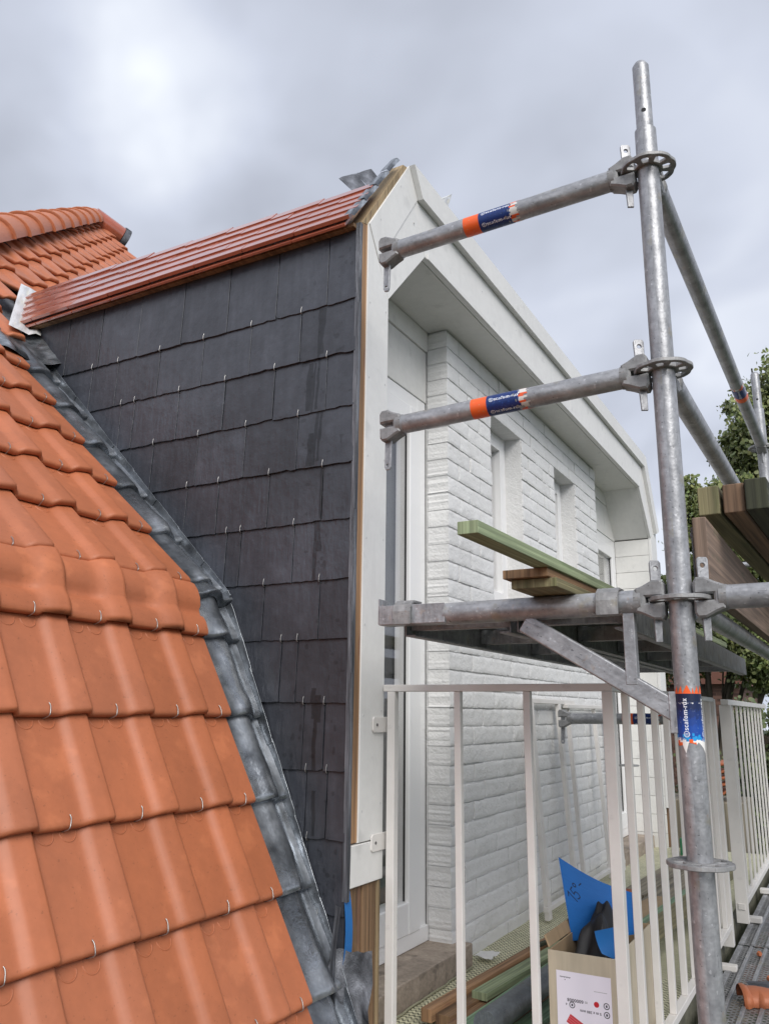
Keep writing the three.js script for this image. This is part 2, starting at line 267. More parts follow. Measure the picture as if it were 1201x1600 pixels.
// ---- the main roof: 66 degree lower slope, 45 degree upper slope, both facing +X
const KX = -1.577, KY = 0.316;                                          // the kink line
const up2 = { d: [-Math.SQRT1_2, Math.SQRT1_2], n: [Math.SQRT1_2, Math.SQRT1_2] };
const lo2 = { d: [0.4065, -0.9137], n: [0.9137, 0.4065] };
const upP = (s, n, Z) => W(KX + up2.d[0] * s + up2.n[0] * n, KY + up2.d[1] * s + up2.n[1] * n, Z);
const loP = (s, n, Z) => W(KX + lo2.d[0] * s + lo2.n[0] * n, KY + lo2.d[1] * s + lo2.n[1] * n, Z);
const roof = thing('tiled_roof', 'orange clay tiled mansard roof running up beside the black slate wall', 'roof', [KX, -1.2, 1.0]);
const GA = 0.228, TW = 0.18, TL = 0.268;
const hTile = u => { const a = 0.014 * sstep(0.58, 0.72, u) + 0.006 * sstep(0.66, 0.95, u); return u < 0.94 ? a : mix(0.0199, 0.002, sstep(0.94, 1.035, u)); };
function tileGeo(w, roll, seed) {
  const us = roll ? [0, 0.15, 0.35, 0.52, 0.57, 0.61, 0.65, 0.69, 0.73, 0.78, 0.86, 0.93, 0.96, 0.98, 1.0, 1.02, 1.04] : [0, 0.15, 0.3, 0.5, 0.7, 0.85, 1.0];
  const rows = [[0.03, -0.0205], [0.002, -0.0205], [-0.0030, -0.0175], [-0.0042, -0.0095], [-0.0022, -0.0035], [0.003, -0.0006], [0.010, 0], [0.08, 0], [0.16, 0], [TL, 0]];
  const rr = rng(seed), o1 = rr() * 9, o2 = rr() * 9, wob = () => (rr() - 0.5) * 0.0002;
  const g = gridGeo(us.length - 1, rows.length - 1, (a, b, i, j) => {
    const s = rows[j][0], base = mix(0.032, 0.006, clamp(s / TL)), h = roll ? hTile(us[i]) : hTile(us[i] * 0.5) + 0.0;
    return new THREE.Vector3(us[i] * w, s, base + rows[j][1] + h + wob());
  });
  const uv = g.attributes.uv, p = g.attributes.position; for (let i = 0; i < uv.count; i++) uv.setXY(i, p.getX(i) + o1, p.getY(i) + o2);
  const list = [g];
  for (const cx of roll ? [0.032, 0.084] : [0.036]) {                   // the two moulded half rings below the lap
    const t = new THREE.TorusGeometry(0.0185, 0.0018, 6, 16, Math.PI).rotateZ(Math.PI).translate(cx, 0.2175, 0.0);
    const tp = t.attributes.position; for (let i = 0; i < tp.count; i++) tp.setZ(i, tp.getZ(i) + mix(0.032, 0.006, tp.getY(i) / TL) - 0.0001); t.computeVertexNormals(); list.push(t);
  }
  return mergeGeometries(list.map(q => { return q.index ? q.toNonIndexed() : q; }));
}
const tileVar = [301, 302, 303, 304].map(s => tileGeo(TW, true, s)), cutVar = [311, 312].map(s => tileGeo(0.1, false, s));
const hookGeo = (() => {                                                 // storm hook, local tile coordinates around the nose
  const p = [[0, -0.004, -0.024], [0, -0.0065, -0.010], [0, -0.006, 0.001], [0.002, 0.004, 0.0035], [0.004, 0.014, 0.003], [0.003, 0.02, 0.0015]].map(a => new THREE.Vector3(...a));
  return curveTube(p, 0.0011, 12, 5);
})();
const RT = rng(77);
function slopeMat(P, s, Z) {                                            // local x -> +Z, y -> up the slope, z -> normal
  const o = P(s, 0, Z), y = P(s - (P === upP ? -1 : 1), 0, Z).sub(o), n = P(s, 1, Z).sub(o);
  return new THREE.Matrix4().makeBasis(new THREE.Vector3(0, 0, -1), y, n).setPosition(o);
}
function layTile(P, s, Z, cut, hook = true) {
  const m = slopeMat(P, s, Z); m.multiply(new THREE.Matrix4().makeTranslation((RT() - 0.5) * 0.002, (RT() - 0.5) * 0.002, (RT() - 0.5) * 0.002)).multiply(new THREE.Matrix4().makeRotationZ((RT() - 0.5) * 0.006));
  const g = cut ? cutVar[Math.floor(RT() * 2)] : tileVar[Math.floor(RT() * 4)];
  const t = placed(roof, 'roof_tile', g, M.clay[Math.floor(RT() * 4)], m);
  if (hook) { const h = new THREE.Mesh(hookGeo, M.wire); h.name = 'tile_hook'; h.position.set(cut ? 0.055 : 0.076 + (RT() - 0.5) * 0.012, 0.0, 0.032); h.rotation.z = (RT() - 0.5) * 0.3; h.castShadow = true; t.add(h); }
  return t;
}
const zCols = []; for (let k = 0; k < 9; k++) zCols.push(1.605 - TW * (k + 1));
const hipX = Z => -3.62 - 0.914 * (Z - 2.34);                            // hip line on the upper slope
const hipS = Z => (KX - hipX(Z)) * Math.SQRT2;
const loRows = [0.368, 0.594, 0.818, 1.05, 1.278, 1.506], upRows = []; for (let i = 0; i < 25; i++) upRows.push(0.02 + GA * i);
for (const s of loRows) { layTile(loP, s, 1.605, true); for (const z of zCols) layTile(loP, s, z, false); }
for (const s of upRows) {
  if (s < 1.3) layTile(upP, s, 1.605, true);
  for (const z of zCols) if (s < Math.min(1.75, hipS(z + 0.1) - 0.05)) layTile(upP, s, z, false);
}
{ // the roof above and behind the dormer
  for (let k = 0; k < 16; k++) { const z = 1.605 + TW * k; for (const s of upRows) { const lim = z < 1.70 ? 1.32 : 1.72 + (z > 1.9 ? 0.28 : 0); if (s > lim && s < hipS(z + 0.09) - 0.03) layTile(upP, s, z, false, false); } }
}
{ // kink tiles between the slopes
  const us = [0, 0.1, 0.25, 0.4, 0.5, 0.58, 0.66, 0.74, 0.82, 0.9, 0.94, 0.98, 1.02, 1.04];
  const prof = [upP(0.07, 0.006, 0), upP(0.045, 0.012, 0), upP(0.02, 0.024, 0), upP(0.0, 0.032, 0), loP(0.012, 0.036, 0), loP(0.035, 0.036, 0), loP(0.056, 0.030, 0), loP(0.066, 0.0205, 0), loP(0.082, 0.020, 0), loP(0.090, 0.0285, 0), loP(0.105, 0.033, 0), loP(0.128, 0.033, 0), loP(0.140, 0.030, 0), loP(0.1435, 0.024, 0), loP(0.142, 0.014, 0), loP(0.128, 0.006, 0)];
  const fill = [0, 0, 0, 0.15, 0.1, 0.1, 0.2, 0.9, 0.9, 0.2, 0.05, 0, 0, 0, 0, 0];
  const mk = (w, rollOn, seed) => {
    const rr = rng(seed), o = rr() * 7;
    const g = gridGeo(us.length - 1, prof.length - 1, (a, b, i, j) => {
      const pPrev = prof[Math.max(0, j - 1)], pNext = prof[Math.min(prof.length - 1, j + 1)], t = pNext.clone().sub(pPrev).normalize(), n = new THREE.Vector3(-t.y, t.x, 0); if (n.x + n.y < 0) n.negate();
      const h = rollOn ? hTile(us[i]) * (j < 14 ? 0.85 : 0.7) + (us[i] > 0.55 ? fill[j] * 0.011 : 0) : 0;
      return prof[j].clone().addScaledVector(n, h).add(new THREE.Vector3(0, 0, -us[i] * w));
    });
    const uv = g.attributes.uv, p = g.attributes.position; for (let i = 0; i < uv.count; i++) uv.setXY(i, p.getZ(i) + o, p.getY(i) * 1.2 + o); return g;
  };
  const gs = [mk(TW, true, 1), mk(TW, true, 2)], gc = mk(0.1 / 1.04, false, 3);
  const add = (g, z) => { const t = placed(roof, 'kink_tile', g, M.clay[Math.floor(RT() * 4)], new THREE.Matrix4().makeTranslation(0, 0, -z)); const h = new THREE.Mesh(hookGeo, M.wire); h.name = 'tile_hook'; h.applyMatrix4(slopeMat(loP, 0.139, g === gc ? 0.055 : 0.085)); h.position.add(loP(0, 0.031, 0).sub(loP(0, 0, 0))); t.add(h); };
  add(gc, 1.605); for (const z of zCols) add(gs[Math.floor(RT() * 2)], z);
}
{ // boards under the tiles, closed at the ends
  const a = plateZ([[-0.9, -1.2], [KX + lo2.d[0] * 1.75 - 0.02, KY + lo2.d[1] * 1.75], [KX - 0.012, KY - 0.006], [-2.62, 1.345], [-2.62, -1.2]].slice(1), 0.12, 1.72, 0);
  part(roof, 'roof_underlay', a, M.woodBrown);
  const Z0 = 1.9, Z1 = 4.48, v = [W(-2.6, 1.30, 1.0), W(hipX(1.0), -hipX(1.0) - 1.275, 1.0), W(hipX(4.45), -hipX(4.45) - 1.275, 4.45), W(-2.6, 1.30, Z1)];
  const g = new THREE.BufferGeometry().setFromPoints([v[0], v[3], v[2], v[0], v[2], v[1]]); g.computeVertexNormals();
  const g2 = new THREE.BufferGeometry().setFromPoints([v[1], v[2], W(-7, 1.3, 6.5), v[1], W(-7, 1.3, 6.5), W(-5, 0, 1.0)]); g2.computeVertexNormals();
  part(roof, 'upper_underlay', boxUV(merge([g, g2].map(q => { q.setAttribute('uv', new THREE.Float32BufferAttribute(new Float32Array(q.attributes.position.count * 2), 2)); return q; }))), M.leadDull);
}
{ // hip tiles climbing to the apex
  const A = W(hipX(1.55), -hipX(1.55) - 1.261, 1.55), B = W(hipX(4.4), -hipX(4.4) - 1.261, 4.4), L = A.distanceTo(B), n = 13, st = L / n, dir = B.clone().sub(A).normalize();
  const side = new THREE.Vector3().crossVectors(dir, new THREE.Vector3(0, 1, 0)).normalize(), upv = new THREE.Vector3().crossVectors(side, dir);
  const g = gridGeo(14, 5, (u, v, i, j) => {
    const q = [[0, -0.014], [0, 0], [0.012, 0.004], [0.07, 0], [0.09, -0.008], [1.18, -0.012]][j], r = 0.105 + q[1], a = Math.PI * u;
    return side.clone().multiplyScalar(Math.cos(a) * r * 1.15).addScaledVector(upv, Math.sin(a) * r + 0.035).addScaledVector(dir, q[0] * st);
  }, 0.3);
  for (let i = 0; i < n; i++) { const p = A.clone().addScaledVector(dir, i * st).addScaledVector(upv, (i % 2) * 0.004); placed(roof, 'hip_tile', g, M.clay[i % 4], new THREE.Matrix4().makeTranslation(p.x, p.y, p.z)); }
  const e = B.clone().addScaledVector(upv, 0.05);
  part(roof, 'ridge_end_cap', tube(e.clone().addScaledVector(dir, -0.02), e.clone().add(new THREE.Vector3(0.10, -0.10, -0.24)), 0.1, 16), M.clayRed[0]);
  part(roof, 'ridge_vent_disc', tube(e.clone().add(new THREE.Vector3(0.10, -0.10, -0.24)), e.clone().add(new THREE.Vector3(0.115, -0.115, -0.29)), 0.11, 16), M.leadDull);
}
{ // lead flashing in the angle between the tiles and the slate wall, one dressed sheet per course
  const RL = rng(5);
  const Z0 = 1.698, Z1 = 1.862;
  const sheet = (P, s0, s1, seed) => {
    const rr = rng(seed), ph = rr() * 10, nz = 18, ns = 14, side = P === upP ? 1 : -1;
    const len = s1 - s0;
    const g = gridGeo(nz, ns + 2, (u, v, i, j) => {
      const t = j < 2 ? 0 : (j - 2) / ns, s = side > 0 ? s0 + len * t : s1 - len * t, Z = mix(Z0, Z1, u);
      const nose = Math.exp(-t * len / 0.012), base = mix(0.026, 0.004, t) - (j === 0 ? 0.026 : j === 1 ? 0.012 : 0) * (u < 0.93 ? 1 : 0.3) - 0.003 * nose;
      const roll = 0.020 * Math.exp(-Math.pow((u - 0.42) / 0.2, 2)) * (0.75 + 0.5 * fbm3(t * 3 + ph, 1, seed)), dip = -0.012 * Math.exp(-Math.pow((u - 0.76) / 0.1, 2)), turn = u > 0.9 ? 0.007 * (u - 0.9) / 0.1 : 0;
      const lump = (fbm3(u * 3.2 + ph, t * len * 22, seed, 3) - 0.5) * 0.016 * (1 - Math.abs(u - 0.5) * 1.2) * (0.4 + 0.9 * Math.exp(-t * 4));
      return P(s, base + roll + dip + turn + lump, Z + 0.004 * (fbm3(t * 6, ph, 3.3, 2) - 0.5) * (u < 0.1 ? 1.5 : 0));
    });
    const uv = g.attributes.uv; for (let i = 0; i < uv.count; i++) uv.setXY(i, uv.getX(i) * 0.16 + ph, uv.getY(i) * len + ph);
    return g;
  };
  let k = 0;
  for (const s of [1.506, 1.278, 1.05, 0.818, 0.594, 0.368]) part(roof, 'lead_sheet', sheet(loP, s - 0.24 < 0.12 ? 0.125 : s - 0.24, s + 0.004, 400 + k++), M.lead);
  part(roof, 'lead_sheet', sheet(loP, 0.0, 0.145, 420), M.lead);
  part(roof, 'lead_sheet', sheet(upP, -0.03, 0.09, 421), M.lead);
  for (const s of upRows) if (s > 0.0 && s < 1.25) part(roof, 'lead_sheet', sheet(upP, s + 0.0, s + 0.245, 430 + k++), M.lead);
  // upstand dressed on to the slates, in overlapping pieces with ragged tops
  const Zu = 1.8455;
  const stand = (P, s0, s1, h, seed) => {
    const rr = rng(seed), n = 9, pts = []; const side = P === upP ? 1 : -1;
    for (let i = 0; i <= n; i++) { const p = P(mix(s0, s1, i / n), -0.03, 0); pts.push([p.x, p.y]); }
    for (let i = n; i >= 0; i--) { const p = P(mix(s0, s1, i / n), h + (rr() - 0.5) * 0.0014 + (i === 0 || i === n ? -0.002 : 0), 0); pts.push([p.x, p.y]); }
    if (THREE.ShapeUtils.isClockWise(pts.map(p => new THREE.Vector2(...p)))) pts.reverse();
    return plateZ(pts, Zu - 0.003 * (seed % 2), 0.0024, 0.0004);
  };
  k = 0;
  for (let s = 0.03; s < 1.5; s += 0.205) part(roof, 'lead_upstand', stand(loP, s, s + 0.215, 0.032, 500 + k++), M.lead);
  for (let s = -0.02; s < 1.2; s += 0.152) part(roof, 'lead_upstand', stand(upP, s, s + 0.162, 0.034, 520 + k++), M.lead);
  // apron at the top, under the dormer eave, and the bright zinc valley sheet above it
  part(roof, 'lead_apron', gridGeo(18, 10, (u, v) => { const s = mix(1.225, 1.43, v), Z = mix(1.60, 1.85, u); return upP(s, 0.034 + 0.008 * Math.sin(u * 9) + 0.016 * (fbm3(u * 4, v * 4, 2.2, 3) - 0.5) + (u > 0.85 ? (u - 0.85) * 0.2 : 0), Z + 0.02 * Math.sin(v * 5) * (1 - u)); }, 0.4), M.lead);
  part(roof, 'zinc_valley_sheet', gridGeo(6, 12, (u, v) => { const s = mix(1.40, 2.05, v), a = mix(1.735, 2.08, v); return upP(s, 0.060 + 0.006 * (fbm3(u * 3, v * 5, 8.8, 3) - 0.5) + (u > 0.8 ? 0.015 : 0), a + mix(-0.03, 0.10, u)); }, 0.5), M.zinc);
}

// ---- the dormer
const XF = -1.13, XB = -1.29, XD = -1.39, ZC = 1.86, SOF = 1.535, FLOOR = -0.855;
const dormer = thing('dormer', 'white dormer with black slate side wall, painted brick front and glazed doors', 'dormer', [-1.6, FLOOR, 3.9]);
{
  // walls and roof behind the cladding
  part(dormer, 'cheek_wall', bx(-3.1, XF - 0.02, -1.3, 1.43, ZC + 0.016, 1.99, 0), M.felt);
  part(dormer, 'roof_deck', plateX([[1.892, 1.405], [2.165, 1.765], [5.82, 1.765], [6.10, 1.40], [5.96, 1.40], [5.75, 1.60], [2.18, 1.60], [1.98, 1.405]], XF - 0.025, 2.2, 0), M.woodBrown);
  part(dormer, 'far_cheek_wall', bx(-3.1, XF - 0.02, -1.3, 1.39, 5.985, 6.10, 0), M.woodBrown);
  part(dormer, 'rear_wall', bx(-3.1, -3.0, -0.9, 1.40, 1.995, 5.98, 0), M.interior);
  part(dormer, 'room_floor', bx(-2.99, -1.40, -0.9, -0.80, 1.995, 5.98, 0), M.interior);
  // slates, row by row: bottom height, joints (from the photograph), left to right
  const rows = [[1.174, [-2.555, -2.376, -2.203, -2.013, -1.814, -1.62, -1.426, -1.238]], [1.009, [-2.42, -2.23, -2.102, -1.907, -1.715, -1.52, -1.33]], [0.842, [-2.25, -2.068, -2.005, -1.806, -1.614, -1.422, -1.233]],
    [0.676, [-2.09, -1.902, -1.711, -1.521, -1.328]], [0.514, [-1.93, -1.743, -1.616, -1.425, -1.237]], [0.348, [-1.76, -1.573, -1.52, -1.329]], [0.188, [-1.61, -1.425, -1.236]], [0.021, [-1.54, -1.356, -1.302]],
    [-0.150, [-1.46, -1.275, -1.209]], [-0.316, [-1.39, -1.26, -1.196]], [-0.487, [-1.35, -1.25]], [-0.655, [-1.30, -1.21]], [-0.82, [-1.29]]];
  const RS = rng(31), XR = -1.135, H = 0.166;
  rows.forEach(([yb, js], r) => {
    const edges = [...js, XR]; if (r < 7) edges.unshift(js[0] - 0.19);
    for (let i = 0; i < edges.length - 1; i++) {
      const x0 = edges[i] + 0.001 + 0.001 * RS(), x1 = edges[i + 1] - 0.001 - 0.001 * RS(), top = r === 0 ? 0.235 : H + 0.016, pts = [], n = Math.max(3, Math.round((x1 - x0) / 0.016));
      const chip = RS() < 0.35 ? RS() : -1, tilt = (RS() - 0.5) * 0.004;
      for (let k = 0; k <= n; k++) { const t = k / n; let y = (RS() - 0.5) * 0.0026 + tilt * (t - 0.5); if (chip >= 0 && Math.abs(t - chip) < 0.16) y += 0.004 * RS(); if (k === 0 || k === n) y += 0.002 * RS(); pts.push([mix(x0, x1, t), yb + y]); }
      for (let k = 1; k < 6; k++) pts.push([x1 + (RS() - 0.5) * 0.0016, yb + top * k / 6]);
      pts.push([x1, yb + top], [x0, yb + top]);
      for (let k = 5; k > 0; k--) pts.push([x0 + (RS() - 0.5) * 0.0016, yb + top * k / 6]);
      let g = extr(pts, 0.0062, 0.0004); const p = g.attributes.position, uv = g.attributes.uv, lift = 0.0022 * RS() * RS();
      for (let k = 0; k < p.count; k++) { const X = p.getX(k), Y = p.getY(k); uv.setXY(k, (X + 2.9) / 2.4, (Y + 0.9) / 2.4); p.setZ(k, p.getZ(k) - ZC + mix(0.0055, -0.0015, (Y - yb) / top) + lift + (X - x0) * tilt * 0.3); }
      g.computeVertexNormals();
      const s = part(dormer, 'slate', g, M.slate[Math.floor(RS() * 4)]);
      const below = rows[r + 1]; if (!below) continue;
      for (const j of below[1]) if (j > x0 && j < x1) { // the hook that holds this slate stands in the joint below
        const zz = -ZC + 0.0135; part(s, 'slate_hook', curveTube([new THREE.Vector3(j, yb - 0.005, zz - 0.007), new THREE.Vector3(j, yb - 0.004, zz), new THREE.Vector3(j, yb + 0.006, zz + 0.0008), new THREE.Vector3(j + 0.001, yb + 0.017, zz - 0.001)], 0.0012, 8, 5), M.wire);
      }
    }
  });
  // lead strip folded round the corner, in lengths
  let yTop = 1.42; const RC = rng(9);
  for (const L of [0.26, 0.62, 0.44, 0.55]) {
    const y1 = yTop, y0 = yTop - L - 0.004, g = gridGeo(6, 16, (u, v) => { const y = mix(y0, y1, v), w = (fbm3(y * 9, u, 5.5, 3) - 0.5) * 0.006; return u < 0.5 ? W(mix(-1.141, XF + 0.003, u * 2), y, 1.8475 + w * 0.6 + RC() * 0.0006) : W(XF + 0.004 + w * 0.3, y, mix(1.8475, 1.861, u * 2 - 1) + w * 0.5); }, 0.3);
    part(dormer, 'corner_lead_strip', g, M.leadDull); yTop -= L;
  }
  part(dormer, 'hanging_lead_strip', gridGeo(4, 12, (u, v) => W(mix(-1.15, -1.128, u), mix(-0.46, -0.74, v), 1.835 - 0.02 * Math.sin(v * 3) - 0.012 * u), 0.3), M.leadDull);
  part(dormer, 'lead_corner_flap', gridGeo(10, 8, (u, v) => W(mix(-1.16, -1.075, u), mix(-0.56, -0.69, v) - 0.07 * u * v + 0.02 * (fbm3(u * 4, v * 4, 1.1, 2) - 0.5), 1.83 + 0.05 * (fbm3(u * 3, v * 3, 4.1, 2) - 0.5) + 0.05 * u), 0.3), M.leadDull);
  // bare timber edge and white boards of the front frame (outlines in Z, Y)
  part(dormer, 'timber_edge', plateX([[1.8615, -0.324], [1.91, -0.324], [1.91, 1.46], [1.885, 1.448], [1.8615, 1.425]], XF - 0.004, 0.03), M.woodOrange, 'bare orange brown timber edge beside the white corner board');
  const T = 0.02;
  part(dormer, 'corner_board', plateX([[1.902, -0.325], [2.03, -0.325], [2.03, 1.252], [1.901, 1.446]], XF, T), M.white);
  part(dormer, 'lower_corner_board', plateX([[1.858, -0.427], [2.03, -0.427], [2.03, -0.328], [1.858, -0.328]], XF + 0.001, T), M.white);
  part(dormer, 'chamfer_board', plateX([[1.9025, 1.4475], [2.031, 1.2535], [2.284, 1.533], [2.161, 1.817]], XF, T), M.white);
  part(dormer, 'fascia_board', plateX([[2.2855, 1.537], [4.02, 1.537], [4.02, 1.81], [2.163, 1.815]], XF, T), M.white);
  part(dormer, 'fascia_board', plateX([[4.023, 1.537], [5.637, 1.537], [5.82, 1.805], [4.023, 1.81]], XF, T), M.white);
  const screwAt = (Z, Y, X = XF) => part(dormer, 'screw_head', tube(W(X - 0.001, Y, Z), W(X + 0.0008, Y, Z), 0.0032, 10), M.whiteScrew);
  for (let i = 0; i < 7; i++) for (const Z of [1.918, 2.014]) screwAt(Z, -0.25 + i * 0.24 + (Z > 2 ? 0.012 : 0));
  for (let i = 0; i < 9; i++) screwAt(2.42 + i * 0.39, 1.66);
  for (const [Z, Y] of [[2.0, 1.30], [2.17, 1.50], [2.20, 1.62], [2.10, 1.70], [1.97, 1.50]]) screwAt(Z, Y, XF + 0.0032);
  part(dormer, 'fascia_band', plateX([[2.226, 1.722], [5.755, 1.716], [5.822, 1.8065], [2.1625, 1.8185]], XF + 0.024, 0.0235, 0.001), M.white);
  part(dormer, 'chamfer_band', plateX([[2.224, 1.722], [2.1605, 1.8185], [1.904, 1.4485], [1.9655, 1.3525]], XF + 0.0032, 0.003, 0.0008), M.white);
  part(dormer, 'fascia_trim', bx(XF + 0.0005, XF + 0.006, 1.535, 1.556, 2.30, 5.63, 0.001), M.white);
  part(dormer, 'chamfer_board', plateX([[5.6385, 1.536], [5.93, 1.232], [6.128, 1.312], [5.8215, 1.803]], XF, T), M.white);
  part(dormer, 'chamfer_band', plateX([[5.757, 1.716], [5.8245, 1.8065], [6.132, 1.314], [6.045, 1.282]], XF + 0.024, 0.0235, 0.001), M.white);
  part(dormer, 'corner_board', plateX([[5.93, -0.6], [6.12, -0.6], [6.12, 1.310], [5.93, 1.230]], XF, T), M.white);
  // soffit boards, far lining
  part(dormer, 'soffit_panel', bx(XB - 0.1, XF - 0.021, SOF + 0.001, SOF + 0.018, 2.285, 3.79, 0.002), M.soffit);
  part(dormer, 'soffit_panel', bx(XB - 0.1, XF - 0.021, SOF, SOF + 0.018, 3.793, 5.637, 0.002), M.soffit);
  part(dormer, 'chamfer_soffit', plateX([[2.0, 1.258], [2.0305, 1.257], [2.287, 1.534], [2.287, 1.56], [2.27, 1.56]], XF - 0.021, 0.245), M.soffit);
  part(dormer, 'chamfer_soffit', plateX([[5.6375, 1.534], [5.93, 1.235], [5.96, 1.235], [5.65, 1.56], [5.6375, 1.56]], XF - 0.021, 0.245), M.soffit);
  for (let i = 0; i < 18; i++) { const y1 = 1.226 - i * 0.117; part(dormer, 'lining_board', bx(XD, XF - 0.021, y1 - 0.1148, y1, 5.932, 5.95, 0.0015), M.soffit); }
  part(dormer, 'near_lining', bx(XD, XF - 0.021, -0.76, 1.255, 1.995, 2.028, 0.001), M.soffit);
  // timber below the unfinished corner
  part(dormer, 'stud_plank', bx(-1.25, XF - 0.012, -1.3, -0.43, 1.872, 1.942, 0.003), M.woodBrown);
  part(dormer, 'stud_plank', bx(-1.25, XF - 0.008, -1.3, -0.43, 1.944, 2.012, 0.003), M.woodBrown);
  part(dormer, 'plywood_edge', bx(-1.25, XF - 0.005, -1.3, -0.43, 2.014, 2.028, 0.001), M.woodPale);
  part(dormer, 'blue_membrane', gridGeo(3, 10, (u, v) => W(-1.137 + 0.008 * Math.sin(v * 4), mix(-0.43, -0.66, v), mix(1.848, 1.878, u) + 0.01 * v * u), 0.2), M.blue);
  // red flat tiles on the sloping edge above the slates
  const eS = new THREE.Vector2(0.379, 0.28).normalize(), eN = new THREE.Vector2(eS.y, -eS.x); // (Y, Z) along the slope, outwards
  const P3 = (X, s, n) => W(X, 1.414 + eS.x * s + eN.x * n, 1.822 + eS.y * s + eN.y * n);
  const RE = rng(44);
  for (let c = 0; c < 5; c++) for (let k = 0; ; k++) {
    const off = (c % 2) * 0.1, x1 = XF - 0.012 - k * 0.2 + off, x0 = x1 - 0.1975, s0 = -0.006 + c * 0.092 * mix(0.56, 0.86, clamp((-1.13 - (x0 + x1) / 2) / 1.4)), xl = -2.64 - 0.325 * (s0 / 0.477) - 0.02, xr = XF - 0.003;
    if (x1 < xl) break; const a = Math.max(x0, xl), b = Math.min(x1, xr); if (b - a < 0.012) continue;
    const L = c === 4 ? 0.05 : 0.1, t = 0.0122, g = block(b - a, L, t, 0.0012);
    const m = new THREE.Matrix4().makeBasis(new THREE.Vector3(1, 0, 0), new THREE.Vector3(0, eS.x, -eS.y), new THREE.Vector3(0, eN.x, -eN.y));
    const tiltM = new THREE.Matrix4().makeRotationX(0.155 + (RE() - 0.5) * 0.02), pos = P3((a + b) / 2, s0, 0.010 + (RE() - 0.5) * 0.0016);
    g.translate(0, L / 2, t / 2).applyMatrix4(tiltM.makeRotationX(-0.07 + (RE() - 0.5) * 0.008)).applyMatrix4(m).translate(pos.x, pos.y, pos.z);
    part(dormer, 'eave_tile', g, M.clayRed[Math.floor(RE() * 3)]);
  }
  for (let k = 0; k < 8; k++) { const x1 = XF - 0.03 - k * 0.195, p = P3(x1 - 0.096, -0.012, -0.006), g = block(0.192, 0.06, 0.009, 0.0015); g.applyMatrix4(new THREE.Matrix4().makeBasis(new THREE.Vector3(1, 0, 0), new THREE.Vector3(0, eS.x, -eS.y), new THREE.Vector3(0, eN.x, -eN.y))).translate(p.x, p.y + 0.024, p.z - 0.012); part(dormer, 'starter_tile', g, M.clayRed[k % 3]); }
  part(dormer, 'eave_board', bx(-2.62, XF - 0.012, 1.404, 1.416, 1.835, 1.874, 0.001), M.woodBrown);
  // small lead soakers stepping up the verge, capped by the white chamfer board
  for (let c = 0; c < 4; c++) { const s0 = -0.002 + c * 0.117; part(dormer, 'verge_lead', gridGeo(5, 6, (u, v) => P3(mix(XF - 0.028, XF + 0.004, u), s0 + v * 0.122 + 0.010 * (fbm3(u * 3, c, v * 3, 2) - 0.5), 0.022 - v * 0.003 + 0.003 * (fbm3(u * 2 + c, v * 3, 3, 2) - 0.5) - (u > 0.8 ? (u - 0.8) * 0.05 : 0)), 0.2), M.lead); }
  part(dormer, 'verge_timber', plateX([[1.868, 1.432], [1.9, 1.442], [2.158, 1.812], [2.128, 1.803]], XF - 0.003, 0.05, 0.001), M.woodPale);
  // folded lead upstand on the roof edge and zinc corner piece
  const quad = (p, Z) => { const v = p.map((a, i) => atZ(a[0], a[1], Z[i])), g = gridGeo(4, 4, (u, w) => v[0].clone().lerp(v[1], u).lerp(v[3].clone().lerp(v[2], u), w).add(new THREE.Vector3(0, 0.003 * Math.sin(u * 3 + w), 0)), 0.15); return g; };
  const cap = part(dormer, 'folded_lead_cap', merge([quad([[529, 279], [557, 272], [574, 292], [552, 301]], [2.12, 2.17, 2.13, 2.09]), quad([[556, 272], [580, 264], [596, 283], [574, 292]], [2.17, 2.19, 2.16, 2.13]), quad([[529, 279], [540, 275], [562, 269], [557, 272]], [2.12, 2.2, 2.24, 2.17])]), M.leadDull);
  const atX = (px, py, X) => { const d = pixRay(px, py); return d.multiplyScalar(X / d.x); };
  const zq = [atX(684, 314, -1.15), atX(706, 303, -1.15), atX(699, 326, -1.15), atX(692, 322, -1.15)];
  part(dormer, 'zinc_corner_piece', merge([gridGeo(3, 3, (u, v) => zq[0].clone().lerp(zq[1], u).lerp(zq[3].clone().lerp(zq[2], u), v), 0.2), gridGeo(3, 3, (u, v) => zq[0].clone().lerp(zq[1], u).add(new THREE.Vector3(-0.08 * v, -0.004 * v, 0)), 0.2)]), M.zinc);
}
